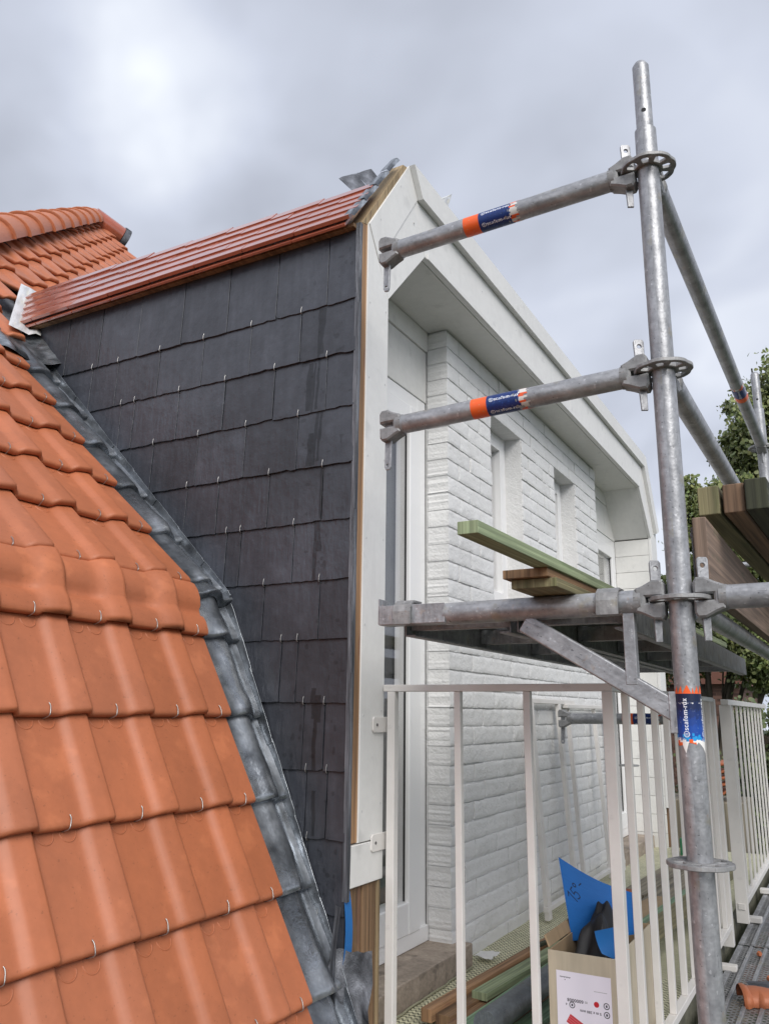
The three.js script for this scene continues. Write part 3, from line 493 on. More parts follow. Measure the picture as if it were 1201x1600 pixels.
// painted brick front of the dormer: bed of joints, bricks in stretcher bond
{
  const z0 = 2.815, z1 = 5.07, wins = [[3.285, 3.685, 0.45, 1.335], [4.21, 4.60, 0.45, 1.335]], Hc = 0.0685, Lb = 0.222;
  const holeZ = wins.map(w => [[w[0], w[2]], [w[1], w[2]], [w[1], w[3]], [w[0], w[3]]]);
  const s = extr([[z0 + 0.006, FLOOR - 0.05], [z1 - 0.006, FLOOR - 0.05], [z1 - 0.006, SOF - 0.003], [z0 + 0.006, SOF - 0.003]], 0.094, 0, holeZ.map(h => h.slice().reverse()));
  const wall = part(dormer, 'brick_wall', boxUV(s.rotateY(Math.PI / 2).translate(XB - 0.007 - 0.094, 0, 0)), M.mortar, 'white painted brick wall with two narrow windows');
  const bgeo = (L, seed) => {   // rough faced brick: front grid plus sides, local x along Z, z outwards
    const h = Hc - 0.0062, n = Math.max(4, Math.round(L / 0.014)), m = 8, D = 0.09;
    const f = (u, v) => { const e = Math.min(u, 1 - u) * L, ev = Math.min(v, 1 - v) * h, rim = (1 - sstep(0, 0.006, e)) * 0.0012 + (1 - sstep(0, 0.006, ev)) * 0.0018; return (fbm3(u * L * 26 + seed, v * h * 30, seed * 1.7, 4) - 0.5) * 0.0042 - rim; };
    const ed = (a, b) => (fbm3(a * 60 + seed, b, 2.2, 2) - 0.5) * 0.006;
    const g = gridGeo(n, m, (u, v) => new THREE.Vector3(u * L + (u === 0 || u === 1 ? ed(v, 1) : 0), v * h + (v === 0 || v === 1 ? ed(u * L, 5) : 0), f(u, v)));
    const p = g.attributes.position, idx = (i, j) => j * (n + 1) + i, loop = [];
    for (let i = 0; i <= n; i++) loop.push(idx(i, 0)); for (let j = 1; j <= m; j++) loop.push(idx(n, j)); for (let i = n - 1; i >= 0; i--) loop.push(idx(i, m)); for (let j = m - 1; j > 0; j--) loop.push(idx(0, j));
    const pos = []; for (let k = 0; k < loop.length; k++) { const a = loop[k], b = loop[(k + 1) % loop.length], A = [p.getX(a), p.getY(a), p.getZ(a)], B = [p.getX(b), p.getY(b), p.getZ(b)], A2 = [A[0], A[1], -D], B2 = [B[0], B[1], -D]; pos.push(...A, ...A2, ...B, ...B, ...A2, ...B2); }
    const sd = new THREE.BufferGeometry(); sd.setAttribute('position', new THREE.Float32BufferAttribute(pos, 3)); sd.computeVertexNormals();
    const gn = g.toNonIndexed(); gn.deleteAttribute('uv');
    return boxUV(merge([gn, sd]), seed * 0.37, seed * 0.61);
  };
  const kinds = new Map(); const get = L => { const k = Math.round(L * 250); if (!kinds.has(k)) kinds.set(k, [0, 1, 2, 3].map(i => bgeo(k / 250, k * 0.13 + i * 3.1))); return kinds.get(k); };
  const RB = rng(8), all = []; const base = new THREE.Matrix4().makeBasis(new THREE.Vector3(0, 0, -1), new THREE.Vector3(0, 1, 0), new THREE.Vector3(1, 0, 0));
  for (let r = 0; r < 36; r++) {
    const y = FLOOR - 0.02 + r * Hc + 0.004, yc = y + Hc / 2; if (y + Hc > SOF + 0.01) break;
    const segs = []; let cur = z0; for (const w of wins) if (yc > w[2] && yc < w[3]) { segs.push([cur, w[0]]); cur = w[1]; } segs.push([cur, z1]);
    for (const [a, b] of segs) {
      let z = a, first = (r % 2 ? Lb : Lb / 2) + (RB() - 0.5) * 0.03; const len = [];
      while (z < b - 0.004) { let L = len.length ? Lb + (RB() - 0.5) * 0.02 : first; if (b - z - L < 0.06) L = b - z; len.push(L); all.push([z, y, Math.min(L, b - z)]); z += L; }
    }
  }
  all.sort((p, q) => p[0] - q[0]);
  const rest = [];
  all.forEach(([z, y, L], i) => {
    const v = get(L - 0.0048), g = v[Math.floor(RB() * 4)], m = base.clone().setPosition(XB + (RB() - 0.5) * 0.0045, y + (RB() - 0.5) * 0.002, -z - 0.004).multiply(new THREE.Matrix4().makeRotationZ((RB() - 0.5) * 0.012));
    if (i < 300) { m.elements[14] = -(z + 0.0015); placed(wall, 'brick', g, M.brick[Math.floor(RB() * 3)], m); } else rest.push(g.clone().applyMatrix4(m.setPosition(m.elements[12], m.elements[13], -(z + 0.0015))));
  });
  if (rest.length) { const m = part(wall, 'further_bricks', mergeGeometries(rest), M.brick[0]); m.userData.kind = 'stuff'; }
  // windows set back in the wall
  for (const [a, b, y0, y1] of wins) {
    const f = part(dormer, 'window', merge([bx(XD - 0.03, XD + 0.012, y0, y1, a + 0.001, a + 0.05), bx(XD - 0.03, XD + 0.012, y0, y1, b - 0.05, b - 0.001), bx(XD - 0.03, XD + 0.0118, y1 - 0.05, y1 - 0.001, a + 0.049, b - 0.049), bx(XD - 0.03, XD + 0.0118, y0 + 0.001, y0 + 0.05, a + 0.049, b - 0.049)]), M.upvc);
    part(f, 'sash', merge([bx(XD - 0.03, XD + 0.022, y0 + 0.04, y1 - 0.04, a + 0.042, a + 0.095), bx(XD - 0.03, XD + 0.022, y0 + 0.04, y1 - 0.04, b - 0.095, b - 0.042), bx(XD - 0.03, XD + 0.0218, y1 - 0.093, y1 - 0.041, a + 0.094, b - 0.094), bx(XD - 0.03, XD + 0.0218, y0 + 0.041, y0 + 0.093, a + 0.094, b - 0.094)]), M.upvc);
    part(f, 'pane', bx(XD - 0.012, XD - 0.006, y0 + 0.09, y1 - 0.09, a + 0.09, b - 0.09, 0), M.glass);
    part(f, 'window_sill', bx(XD, XB + 0.015, y0 - 0.02, y0 + 0.002, a + 0.002, b - 0.002), M.concrete);
    part(dormer, 'blind', bx(XD - 0.1, XD - 0.095, y0 - 0.05, y1 + 0.05, a - 0.03, b + 0.03, 0), M.curtain);
  }
  // glazed doors at both ends
  for (const [a, b] of [[2.03, 2.815], [5.07, 5.93]]) {
    const yb = -0.772, yt = 1.222;
    const d = part(dormer, 'door', merge([bx(XD - 0.05, XD, yb, yt, a, a + 0.068, 0.003), bx(XD - 0.05, XD, yb, yt, b - 0.068, b, 0.003), bx(XD - 0.05, XD - 0.0003, yt - 0.068, yt, a + 0.067, b - 0.067, 0.003), bx(XD - 0.05, XD + 0.012, yb - 0.003, yb + 0.05, a + 0.001, b - 0.001, 0.004)]), M.upvc);
    part(d, 'sash', merge([bx(XD - 0.05, XD + 0.016, yb + 0.045, yt - 0.062, a + 0.06, a + 0.16, 0.006), bx(XD - 0.05, XD + 0.016, yb + 0.045, yt - 0.062, b - 0.16, b - 0.072, 0.006), bx(XD - 0.05, XD + 0.0157, yt - 0.145, yt - 0.063, a + 0.158, b - 0.158, 0.006), bx(XD - 0.05, XD + 0.0157, yb + 0.046, yb + 0.15, a + 0.158, b - 0.158, 0.006)]), M.upvc);
    part(d, 'gasket', merge([bx(XD - 0.0055, XD + 0.0005, yb + 0.14, yt - 0.14, a + 0.157, a + 0.164, 0), bx(XD - 0.0055, XD + 0.0005, yb + 0.14, yt - 0.14, b - 0.164, b - 0.157, 0)]), M.gasket);
    part(d, 'pane', bx(XD - 0.012, XD - 0.006, yb + 0.145, yt - 0.14, a + 0.155, b - 0.155, 0), M.glass);
    part(dormer, 'door_head_panel', bx(XD - 0.02, XD + 0.004, yt + 0.002, 1.445, a, b, 0.002), M.soffit);
    part(dormer, 'door_head_panel', bx(XD - 0.02, XD + 0.012, 1.448, SOF - 0.001, a + 0.001, b - 0.001, 0.002), M.soffit);
    part(dormer, 'curtain', gridGeo(40, 2, (u, v) => W(XD - 0.06 + 0.004 * Math.sin(u * 60), mix(yb, yt, v), mix(a + 0.002, b - 0.002, u)), 0.8), M.curtain);
  }
}

// ---- balcony floor, mat and step
{
  const m = new THREE.Mesh(bx(XD, -0.545, FLOOR - 0.13, FLOOR - 0.004, 1.6, 6.1, 0.006).translate(0, 0, 0), M.slab); m.name = 'balcony_slab'; m.receiveShadow = m.castShadow = true; scene.add(m); setData(m, 'mossy concrete slab of the balcony under the balustrade', 'balcony', null, 'structure');
  single('floor_mat', gridGeo(30, 120, (u, v) => W(mix(XB - 0.02, -0.56, u), FLOOR + 0.003 + 0.004 * (fbm3(u * 5, v * 20, 1.5, 3) - 0.5), mix(1.95, 6.0, v)), 1).translate(0, 0, 0), M.mat, 'beige woven zigzag mat covering the balcony floor', 'mat');
  const st = thing('concrete_step', 'worn grey concrete doorstep below the glazed door', 'step', [-1.3, FLOOR, 2.45]);
  part(st, 'step_block', bx(XD + 0.001, -1.236, FLOOR - 0.002, -0.776, 2.03, 2.872, 0.005), M.concrete);
  const rnd = rng(19); part(st, 'frayed_edge', curveTube(Array.from({ length: 14 }, (_, i) => W(-1.229 + (rnd() - 0.5) * 0.008, FLOOR + 0.009, 2.1 + i * 0.058)), 0.004, 60, 5), M.mat);
}
// uv of the mat in metres
scene.getObjectByName('floor_mat').geometry.attributes.uv.array.forEach((v, i, a) => { a[i] = i % 2 ? v * 4.05 : v * 0.75; });

// ================================================================== BALUSTRADES
const railName = 'balustrade';
function balPost(o, name, X, Z, y0, y1, w, d = w) { return part(o, name, bx(X - w / 2, X + w / 2, y0, y1, Z - d / 2, Z + d / 2, 0.002), M.railPaint); }
{
  const rt = 0.0725, rb = 0.054, ZR = 2.03;
  const a = thing(railName, 'short white painted balustrade panel screwed to the white dormer corner board', 'balustrade', [-0.8, FLOOR, ZR], 'white painted metal balustrade panels');
  part(a, 'top_rail', bx(-1.126, -0.497, rb, rt, ZR - 0.012, ZR + 0.012, 0.002), M.railPaint);
  balPost(a, 'post', -1.102, ZR, FLOOR - 0.02, rb, 0.024); balPost(a, 'post', -0.5105, ZR, FLOOR - 0.02, rb, 0.027);
  for (const X of [-0.906, -0.715]) balPost(a, 'baluster', X, ZR, -0.80, rb, 0.0185);
  part(a, 'bottom_rail', bx(-1.089, -0.525, -0.822, -0.802, ZR - 0.011, ZR + 0.011, 0.002), M.railPaint);
  for (const [y0, y1] of [[-0.055, -0.014], [-0.355, -0.312]]) {
    const t = part(a, 'fixing_tab', boxUV(extr([[1.962, y0 + 0.006], [1.968, y0], [2.045, y0], [2.045, y1], [1.968, y1], [1.962, y1 - 0.006]], 0.003, 0.001).rotateY(Math.PI / 2).translate(XF + 0.002, 0, 0)), M.railPaint);
    part(t, 'screw', tube(W(XF + 0.003, (y0 + y1) / 2, 1.982), W(XF + 0.0075, (y0 + y1) / 2, 1.982), 0.004, 12), M.screw);
  }
  const X = -0.5105;
  const b = thing(railName, 'long white painted balustrade panel along the balcony edge, behind the near scaffold post', 'balustrade', [X, FLOOR, 2.9], 'white painted metal balustrade panels');
  part(b, 'top_rail', bx(X - 0.012, X + 0.012, rb, rt - 0.001, ZR + 0.0135, 3.70, 0.002), M.railPaint);
  part(b, 'bottom_rail', bx(X - 0.012, X + 0.012, -0.81, -0.788, ZR + 0.015, 3.70, 0.002), M.railPaint);
  for (let i = 0; i < 9; i++) balPost(b, 'baluster', X, 2.2 + i * 0.1765, -0.788, rb, 0.0185);
  balPost(b, 'post', X - 0.008, 3.725, FLOOR - 0.02, rb + 0.012, 0.042, 0.04); 
  for (const Z of [2.5, 3.5]) part(b, 'foot_bracket', bx(X - 0.02, X + 0.045, -0.905, -0.885, Z - 0.02, Z + 0.02, 0.003), M.railPaint);
  const c = thing(railName, 'white painted balustrade panel beyond the gap, with dirt on its top rail', 'balustrade', [X, FLOOR, 5.1], 'white painted metal balustrade panels');
  part(c, 'top_rail', bx(X - 0.016, X + 0.016, rb - 0.006, rt, 4.13, 6.05, 0.002), M.railPaint);
  part(c, 'bottom_rail', bx(X - 0.014, X + 0.014, -0.82, -0.795, 4.13, 6.05, 0.002), M.railPaint);
  balPost(c, 'post', X, 4.15, -0.875, rb - 0.007, 0.05, 0.03);
  for (let i = 0; i < 9; i++) balPost(c, 'baluster', X, 4.40 + i * 0.1765, -0.795, rb - 0.006, 0.0105, 0.0105);
  for (const Z of [4.3, 5.0]) part(c, 'foot_bracket', bx(X - 0.01, X + 0.06, -0.898, -0.875, Z - 0.025, Z + 0.025, 0.003), M.railPaint);
  const d = thing(railName, 'spare white painted balustrade panel leaning against the white brick wall', 'balustrade', [-1.22, FLOOR, 4.2], 'white painted metal balustrade panels');
  const lean = (Z, y) => W(-1.262 + 0.055 * (0.06 - y) / 0.9, y, Z), w = 0.02;
  part(d, 'top_rail', bx(-1.275, -1.252, 0.045, 0.066, 3.58, 4.28, 0.002), M.railPaint); part(d, 'top_rail', bx(-1.262, -1.236, 0.028, 0.046, 4.1, 4.95, 0.002), M.railPaint);
  for (const [Z, wd] of [[3.61, 0.045], [4.02, 0.035], [4.17, 0.022], [4.66, 0.022], [4.93, 0.03]]) part(d, 'baluster', bar(lean(Z, FLOOR + 0.012), lean(Z, 0.045), 0.02, wd, 0.002, new THREE.Vector3(0, 0, 1)), M.railPaint);
  part(d, 'bottom_rail', bar(lean(3.58, -0.80), lean(4.95, -0.80), 0.022, 0.02, 0.002), M.railPaint);
}

// ================================================================== SCAFFOLD
const PX = -0.28, PZ = 1.732, NX = -0.239, NZ = 4.063, TR = 0.02415;
const LV = [-0.772, -0.272, 0.228, 0.728, 1.228];
const rosetteGeo = (() => {
  const out = [], holes = []; const N = 64; for (let i = 0; i < N; i++) { const a = i / N * 2 * Math.PI, r = 0.0615 - 0.0025 * Math.pow(Math.abs(Math.sin(a * 4)), 6); out.push([Math.cos(a) * r, Math.sin(a) * r]); }
  for (let k = 0; k < 8; k++) { const a = k * Math.PI / 4, big = k % 2, r0 = 0.032, r1 = big ? 0.051 : 0.049, w0 = big ? 0.0085 : 0.006, w1 = big ? 0.0135 : 0.0085, p = []; for (const [r, w] of [[r0, -w0], [r0 + 0.003, -w0 - 0.001], [r1 - 0.004, -w1], [r1, -w1 * 0.6], [r1, w1 * 0.6], [r1 - 0.004, w1], [r0 + 0.003, w0 + 0.001], [r0, w0]]) p.push([Math.cos(a) * r - Math.sin(a) * w, Math.sin(a) * r + Math.cos(a) * w]); holes.push(p.reverse()); }
  holes.push(Array.from({ length: 24 }, (_, i) => [Math.cos(-i / 24 * 2 * Math.PI) * 0.0242, Math.sin(-i / 24 * 2 * Math.PI) * 0.0242]));
  return boxUV(extr(out, 0.0065, 0.0012, holes).translate(0, 0, -0.0033).rotateX(-Math.PI / 2));
})();
const collarGeo = tube(new THREE.Vector3(0, -0.005, 0), new THREE.Vector3(0, 0.005, 0), 0.0275, 24);
function standard(X, Z, y0, y1, levels, label, spigot = true) {
  const o = thing('scaffold_standard', label, 'scaffold pole', [X, y0, Z], 'galvanised scaffold standards');
  part(o, 'pole_tube', tube(W(X, y0, Z), W(X, y1, Z), TR, 32), M.galv);
  if (spigot) { const s = part(o, 'spigot', merge([tube(W(X, y1, Z), W(X, y1 + 0.178, Z), 0.019, 28), tube(W(X, y1 + 0.178, Z), W(X, y1 + 0.188, Z), 0.019, 28, false, 0.0135)]), M.galv);
    const q = new THREE.Vector3(-X, 0, Z).normalize(); part(s, 'pin_hole', tube(W(X + q.x * 0.0165, y1 + 0.045, Z - q.z * 0.0165), W(X + q.x * 0.0193, y1 + 0.045, Z - q.z * 0.0193), 0.0055, 14), M.dark); }
  for (const y of levels) { placed(o, 'rosette', rosetteGeo, M.cast, new THREE.Matrix4().makeRotationY(0.03 * y).setPosition(X, y, -Z)); placed(o, 'weld_collar', collarGeo, M.cast, new THREE.Matrix4().makeTranslation(X, y, -Z)); }
  return o;
}
const headGeo = boxUV(extr([[-0.086, -0.0235], [-0.070, -0.030], [-0.050, -0.0405], [-0.034, -0.0405], [-0.0285, -0.032], [-0.0285, -0.0062], [-0.066, -0.0062], [-0.066, 0.0062], [-0.0285, 0.0062], [-0.0285, 0.032], [-0.034, 0.0405], [-0.050, 0.0405], [-0.070, 0.030], [-0.086, 0.0235]], 0.034, 0.004).translate(0, 0, -0.017));
const ribGeo = merge([0.014, 0.024, -0.014, -0.024].map(y => block(0.022, 0.003, 0.0385, 0.0012).translate(-0.042, y, 0)));
const headFull = merge([headGeo, ribGeo, boxUV(new THREE.CylinderGeometry(0.0256, 0.0256, 0.014, 24).rotateZ(Math.PI / 2).translate(-0.082, 0, 0))]);
const wedgeGeo = boxUV(extr([[-0.008, -0.085], [0.006, -0.085], [0.011, 0.07], [0.011, 0.078], [0.007, 0.083], [-0.009, 0.083], [-0.012, 0.078], [-0.012, 0.07]], 0.004, 0.001, [Array.from({ length: 12 }, (_, i) => [Math.cos(-i / 12 * 6.2832) * 0.0048, 0.066 + Math.sin(-i / 12 * 6.2832) * 0.0048])]).translate(0, 0, -0.002));
const wedgeLoose = boxUV(extr([[-0.009, -0.095], [-0.006, -0.102], [0.004, -0.102], [0.008, -0.095], [0.010, 0.03], [-0.010, 0.03]], 0.005, 0.001, [Array.from({ length: 10 }, (_, i) => [Math.cos(-i / 10 * 6.2832) * 0.0035, -0.09 + Math.sin(-i / 10 * 6.2832) * 0.0035])]).translate(0, 0, -0.0025));
function headAt(o, P, toward, loose = false) {       // P = axis of the pole, toward = direction from the ledger to the pole
  const x = toward.clone().normalize(), y = new THREE.Vector3(0, 1, 0), z = new THREE.Vector3().crossVectors(x, y).normalize(); y.crossVectors(z, x);
  const m = new THREE.Matrix4().makeBasis(x, y, z).setPosition(P), h = placed(o, 'ledger_head', headFull, M.cast, m);
  const w = new THREE.Mesh(loose ? wedgeLoose : wedgeGeo, M.galv); w.name = 'wedge'; w.position.set(-0.046, loose ? -0.012 : 0, 0); w.rotation.z = loose ? 0.06 : 0; w.rotation.y = loose ? 0 : 0.5; w.castShadow = w.receiveShadow = true; h.add(w);
}
function ledger(A, B, label, { headA = true, headB = true, looseA = false, looseB = false } = {}) {
  const d = B.clone().sub(A).normalize(), mid = A.clone().add(B).multiplyScalar(0.5);
  const o = thing('scaffold_ledger', label, 'scaffold tube', [mid.x, mid.y - TR, -mid.z], 'galvanised scaffold ledgers');
  part(o, 'ledger_tube', tube(A.clone().addScaledVector(d, headA ? 0.08 : 0), B.clone().addScaledVector(d, headB ? -0.08 : 0), TR, 32), M.galv);
  if (headA) headAt(o, A, d.clone().negate(), looseA); if (headB) headAt(o, B, d, looseB);
  return o;
}
standard(PX, PZ, -6.5, 1.33, LV, 'tall galvanised scaffold post with torn blue sticker, close in front of the balustrade');
standard(NX, NZ, -6.5, 1.42, LV, 'galvanised scaffold post with bare top spigot standing before the leafy trees');
standard(-1.22, 5.25, FLOOR - 0.0, 0.02, [-0.30], 'thin dark scaffold post standing on the balcony beside the far door', false);
const led1 = ledger(W(PX, 1.228, PZ), W(-1.014, 1.206, PZ), 'upper scaffold tube reaching to the dormer fascia, orange and blue sticker', { looseB: true });
const led2 = ledger(W(PX, 0.728, PZ), W(-1.004, 0.706, PZ), 'scaffold tube reaching to the door head, bright orange and blue sticker', { looseB: true });
const ledG = ledger(W(PX, 1.228, PZ), W(NX, 1.228, NZ), 'upper scaffold guard tube running off past the trees');
ledger(W(PX, 0.728, PZ), W(NX, 0.728, NZ), 'rust flecked middle guard tube passing behind the beam ends');
ledger(W(PX, 0.228, PZ), W(NX, 0.228, NZ), 'low scaffold tube running beneath the timber toe board');
ledger(W(PX, 0.228, PZ), W(0.452, 0.228, PZ), 'scaffold tube leaving the near post away from the house at platform level', { headB: true });
const led7 = ledger(W(-0.66, -0.017, 3.86), W(-1.235, -0.022, 3.86), 'scaffold tube crossing the balcony behind the balusters, wedge head towards the brick wall', { headA: false, looseB: true });
ledger(W(-1.0, 1.235, 7.4), W(0.45, 1.235, 7.4), 'distant scaffold tube crossing in front of the trees', { headA: false, headB: false });

// printed stickers wrapped round tubes
function stickerTex(draw) { const c = document.createElement('canvas'); c.width = 512; c.height = 512; const x = c.getContext('2d'); x.clearRect(0, 0, 512, 512); draw(x); const t = new THREE.CanvasTexture(c); t.colorSpace = THREE.SRGBColorSpace; t.needsUpdate = true; return t; }
function tear(x, y, base, amp, seed, fill, dir) { const r = rng(seed); x.fillStyle = fill; x.beginPath(); x.moveTo(0, y + dir * 400); x.lineTo(0, base); for (let i = 0; i <= 512; i += 14) x.lineTo(i, base - dir * amp * r()); x.lineTo(512, y + dir * 400); x.fill(); }
const WORD = 'scafom-rux';
function logoAlong(x, cx, yStart, size, rep, gap, flip) { // writing along the tube axis (canvas y)
  for (let k = 0; k < rep; k++) { x.save(); x.translate(cx + k * gap, yStart); x.rotate(flip ? Math.PI / 2 : -Math.PI / 2); x.fillStyle = '#f2f4f8'; x.font = 'bold ' + size + 'px sans-serif'; const w = size * 0.95; x.lineWidth = size * 0.12; x.strokeStyle = '#f2f4f8'; x.beginPath(); x.ellipse(w * 0.5, -size * 0.34, w * 0.48, size * 0.42, 0, 0, 7); x.stroke(); x.fillRect(w * 0.3, -size * 0.6, size * 0.1, size * 0.52); x.fillRect(w * 0.52, -size * 0.6, size * 0.1, size * 0.52); x.fillText(WORD, w * 1.12, 0); x.restore(); }
}
const stA = stickerTex(x => {            // on tubes: orange band, blue field with writing, torn end
  const r = rng(3); x.fillStyle = '#14306e'; x.fillRect(0, 120, 512, 270); x.fillStyle = '#f0642a'; x.fillRect(0, 0, 512, 128);
  logoAlong(x, 60, 150, 36, 5, 104, true);
  x.globalAlpha = 0.55; for (let i = 0; i < 260; i++) { x.fillStyle = r() < 0.5 ? '#0c1b40' : '#3b66b5'; x.fillRect(r() * 512, 130 + r() * 250, 3 + r() * 14, 2 + r() * 5); } x.globalAlpha = 0.35; for (let i = 0; i < 60; i++) { x.fillStyle = '#b8b9ba'; x.fillRect(r() * 512, r() * 400, 2 + r() * 7, 2 + r() * 12); } x.globalAlpha = 1;
  for (let i = 0; i < 512; i += 16) { x.fillStyle = r() < 0.55 ? '#e05a2c' : '#d8d4d0'; x.fillRect(i, 375 + r() * 20, 18, 40 + r() * 50); }
  x.globalCompositeOperation = 'destination-out'; x.fillStyle = '#000'; for (let i = 0; i < 512; i += 20) { x.fillRect(i, 420 + r() * 60, 22, 200); } for (let i = 0; i < 26; i++) { x.beginPath(); x.ellipse(r() * 512, 340 + r() * 130, 4 + r() * 16, 3 + r() * 12, 0, 0, 7); x.fill(); }
});
const stB = stickerTex(x => {            // on the near post: orange top rest, blue field, torn foot
  const r = rng(6); x.fillStyle = '#f4f2ef'; x.fillRect(0, 60, 512, 440); x.fillStyle = '#f0642a'; x.fillRect(0, 20, 512, 60); x.fillStyle = '#0d1c3e'; x.fillRect(0, 76, 512, 60);
  const g = ['#0f2350', '#123070', '#15408f', '#1649a3']; g.forEach((c, i) => { x.fillStyle = c; for (let k = 0; k < 512; k += 4) x.fillRect(k, 120 + i * 52 + r() * 30, 5, 90); });
  x.fillStyle = '#1a9ae0'; for (let i = 0; i < 40; i++) x.fillRect(r() * 512, 340 + r() * 40, 14, 20);
  logoAlong(x, 76, 366, 40, 4, 128, false);
  x.globalAlpha = 0.5; for (let i = 0; i < 120; i++) { x.fillStyle = '#c4c8d0'; x.fillRect(r() * 512, 100 + r() * 260, 2 + r() * 5, 1 + r() * 4); } x.globalAlpha = 1;
  for (let i = 0; i < 512; i += 22) { x.fillStyle = r() < 0.5 ? '#f0642a' : '#f4f2ef'; x.fillRect(i, 380 + r() * 24, 24, 60); }
  x.globalCompositeOperation = 'destination-out'; x.fillStyle = '#000';
  for (let i = 0; i < 512; i += 34) { x.beginPath(); x.moveTo(i - 6, 0); x.lineTo(i + 40, 0); x.lineTo(i + 34 * r(), 78); x.fill(); }
  let px = 0, py = 430; x.beginPath(); x.moveTo(0, 512); while (px < 512) { x.lineTo(px, py); px += 12 + r() * 26; py = 385 + r() * 95; } x.lineTo(512, 512); x.fill();
});
function sticker(o, name, p, q, r, tex, turn, label) {
  const L = p.distanceTo(q), g = new THREE.CylinderGeometry(r, r, L, 40, 1, true).rotateY(turn).translate(0, L / 2, 0).applyMatrix4(frame(p, q));
  const m = part(o, name, g, std({ map: tex, alphaTest: 0.5, transparent: false, roughness: 0.4 }), label); return m;
}
const onLed = (a, b, X) => a.clone().lerp(b, (X - a.x) / (b.x - a.x));
{
  const a1 = W(PX, 1.228, PZ), b1 = W(-1.014, 1.206, PZ), a2 = W(PX, 0.728, PZ), b2 = W(-1.004, 0.706, PZ);
  sticker(led1, 'sticker', onLed(a1, b1, -0.568), onLed(a1, b1, -0.737), TR + 0.0005, stA, 0.4, 'orange and blue sticker with white writing');
  sticker(led2, 'sticker', onLed(a2, b2, -0.560), onLed(a2, b2, -0.724), TR + 0.0005, stA, 1.5, 'orange and blue sticker with white writing');
  { const a = W(PX, 1.228, PZ), b = W(NX, 1.228, NZ), P = Z => a.clone().lerp(b, (Z - PZ) / (NZ - PZ)); sticker(ledG, 'sticker', P(3.16), P(3.34), TR + 0.0006, stA, 0.9, 'orange and blue sticker'); }
  sticker(led7, 'sticker', W(-0.72, -0.018, 3.86), W(-0.91, -0.0195, 3.86), TR + 0.0006, stA, 0.2, 'orange and blue sticker');
  sticker(scene.getObjectByName('scaffold_standard'), 'sticker', W(PX, -0.082, PZ), W(PX, 0.062, PZ), TR + 0.0006, stB, 2.25, 'torn blue sticker with white upright writing');
}
{ // console bracket carrying the inner platform
  const o = thing('scaffold_bracket', 'galvanised scaffold bracket with diagonal brace under the inner platform', 'scaffold bracket', [-0.6, 0.0, PZ]);
  const y = 0.2225; part(o, 'bracket_tube', tube(W(PX - 0.079, y + 0.004, PZ), W(-0.80, y, PZ), TR + 0.0012, 32), M.galv);
  part(o, 'u_profile', boxUV(merge([bx(-0.968, -0.795, y - 0.022, y - 0.018, PZ - 0.023, PZ + 0.023, 0.001), bx(-0.968, -0.795, y - 0.021, y + 0.024, PZ - 0.024, PZ - 0.0205, 0.001), bx(-0.968, -0.795, y - 0.021, y + 0.024, PZ + 0.0205, PZ + 0.024, 0.001), bx(-0.966, -0.797, y + 0.012, y + 0.0155, PZ - 0.0212, PZ + 0.0212, 0.001), bx(-0.972, -0.9685, y - 0.02, y + 0.042, PZ - 0.02, PZ + 0.02, 0.001)])), M.galv);
  part(o, 'diagonal_brace', bar(W(-0.612, 0.194, PZ), W(-0.298, 0.003, PZ), 0.022, 0.042, 0.004, new THREE.Vector3(0.5, 0.8, 0)), M.galv);
  part(o, 'upright_strut', bx(-0.396, -0.372, 0.058, y - 0.018, PZ - 0.012, PZ + 0.012, 0.002), M.galv);
  part(o, 'brace_foot', bx(-0.315, -0.2995, -0.035, 0.045, PZ - 0.013, PZ + 0.013, 0.002), M.galv);
  headAt(o, W(PX, 0.228, PZ), new THREE.Vector3(1, 0, 0));
}
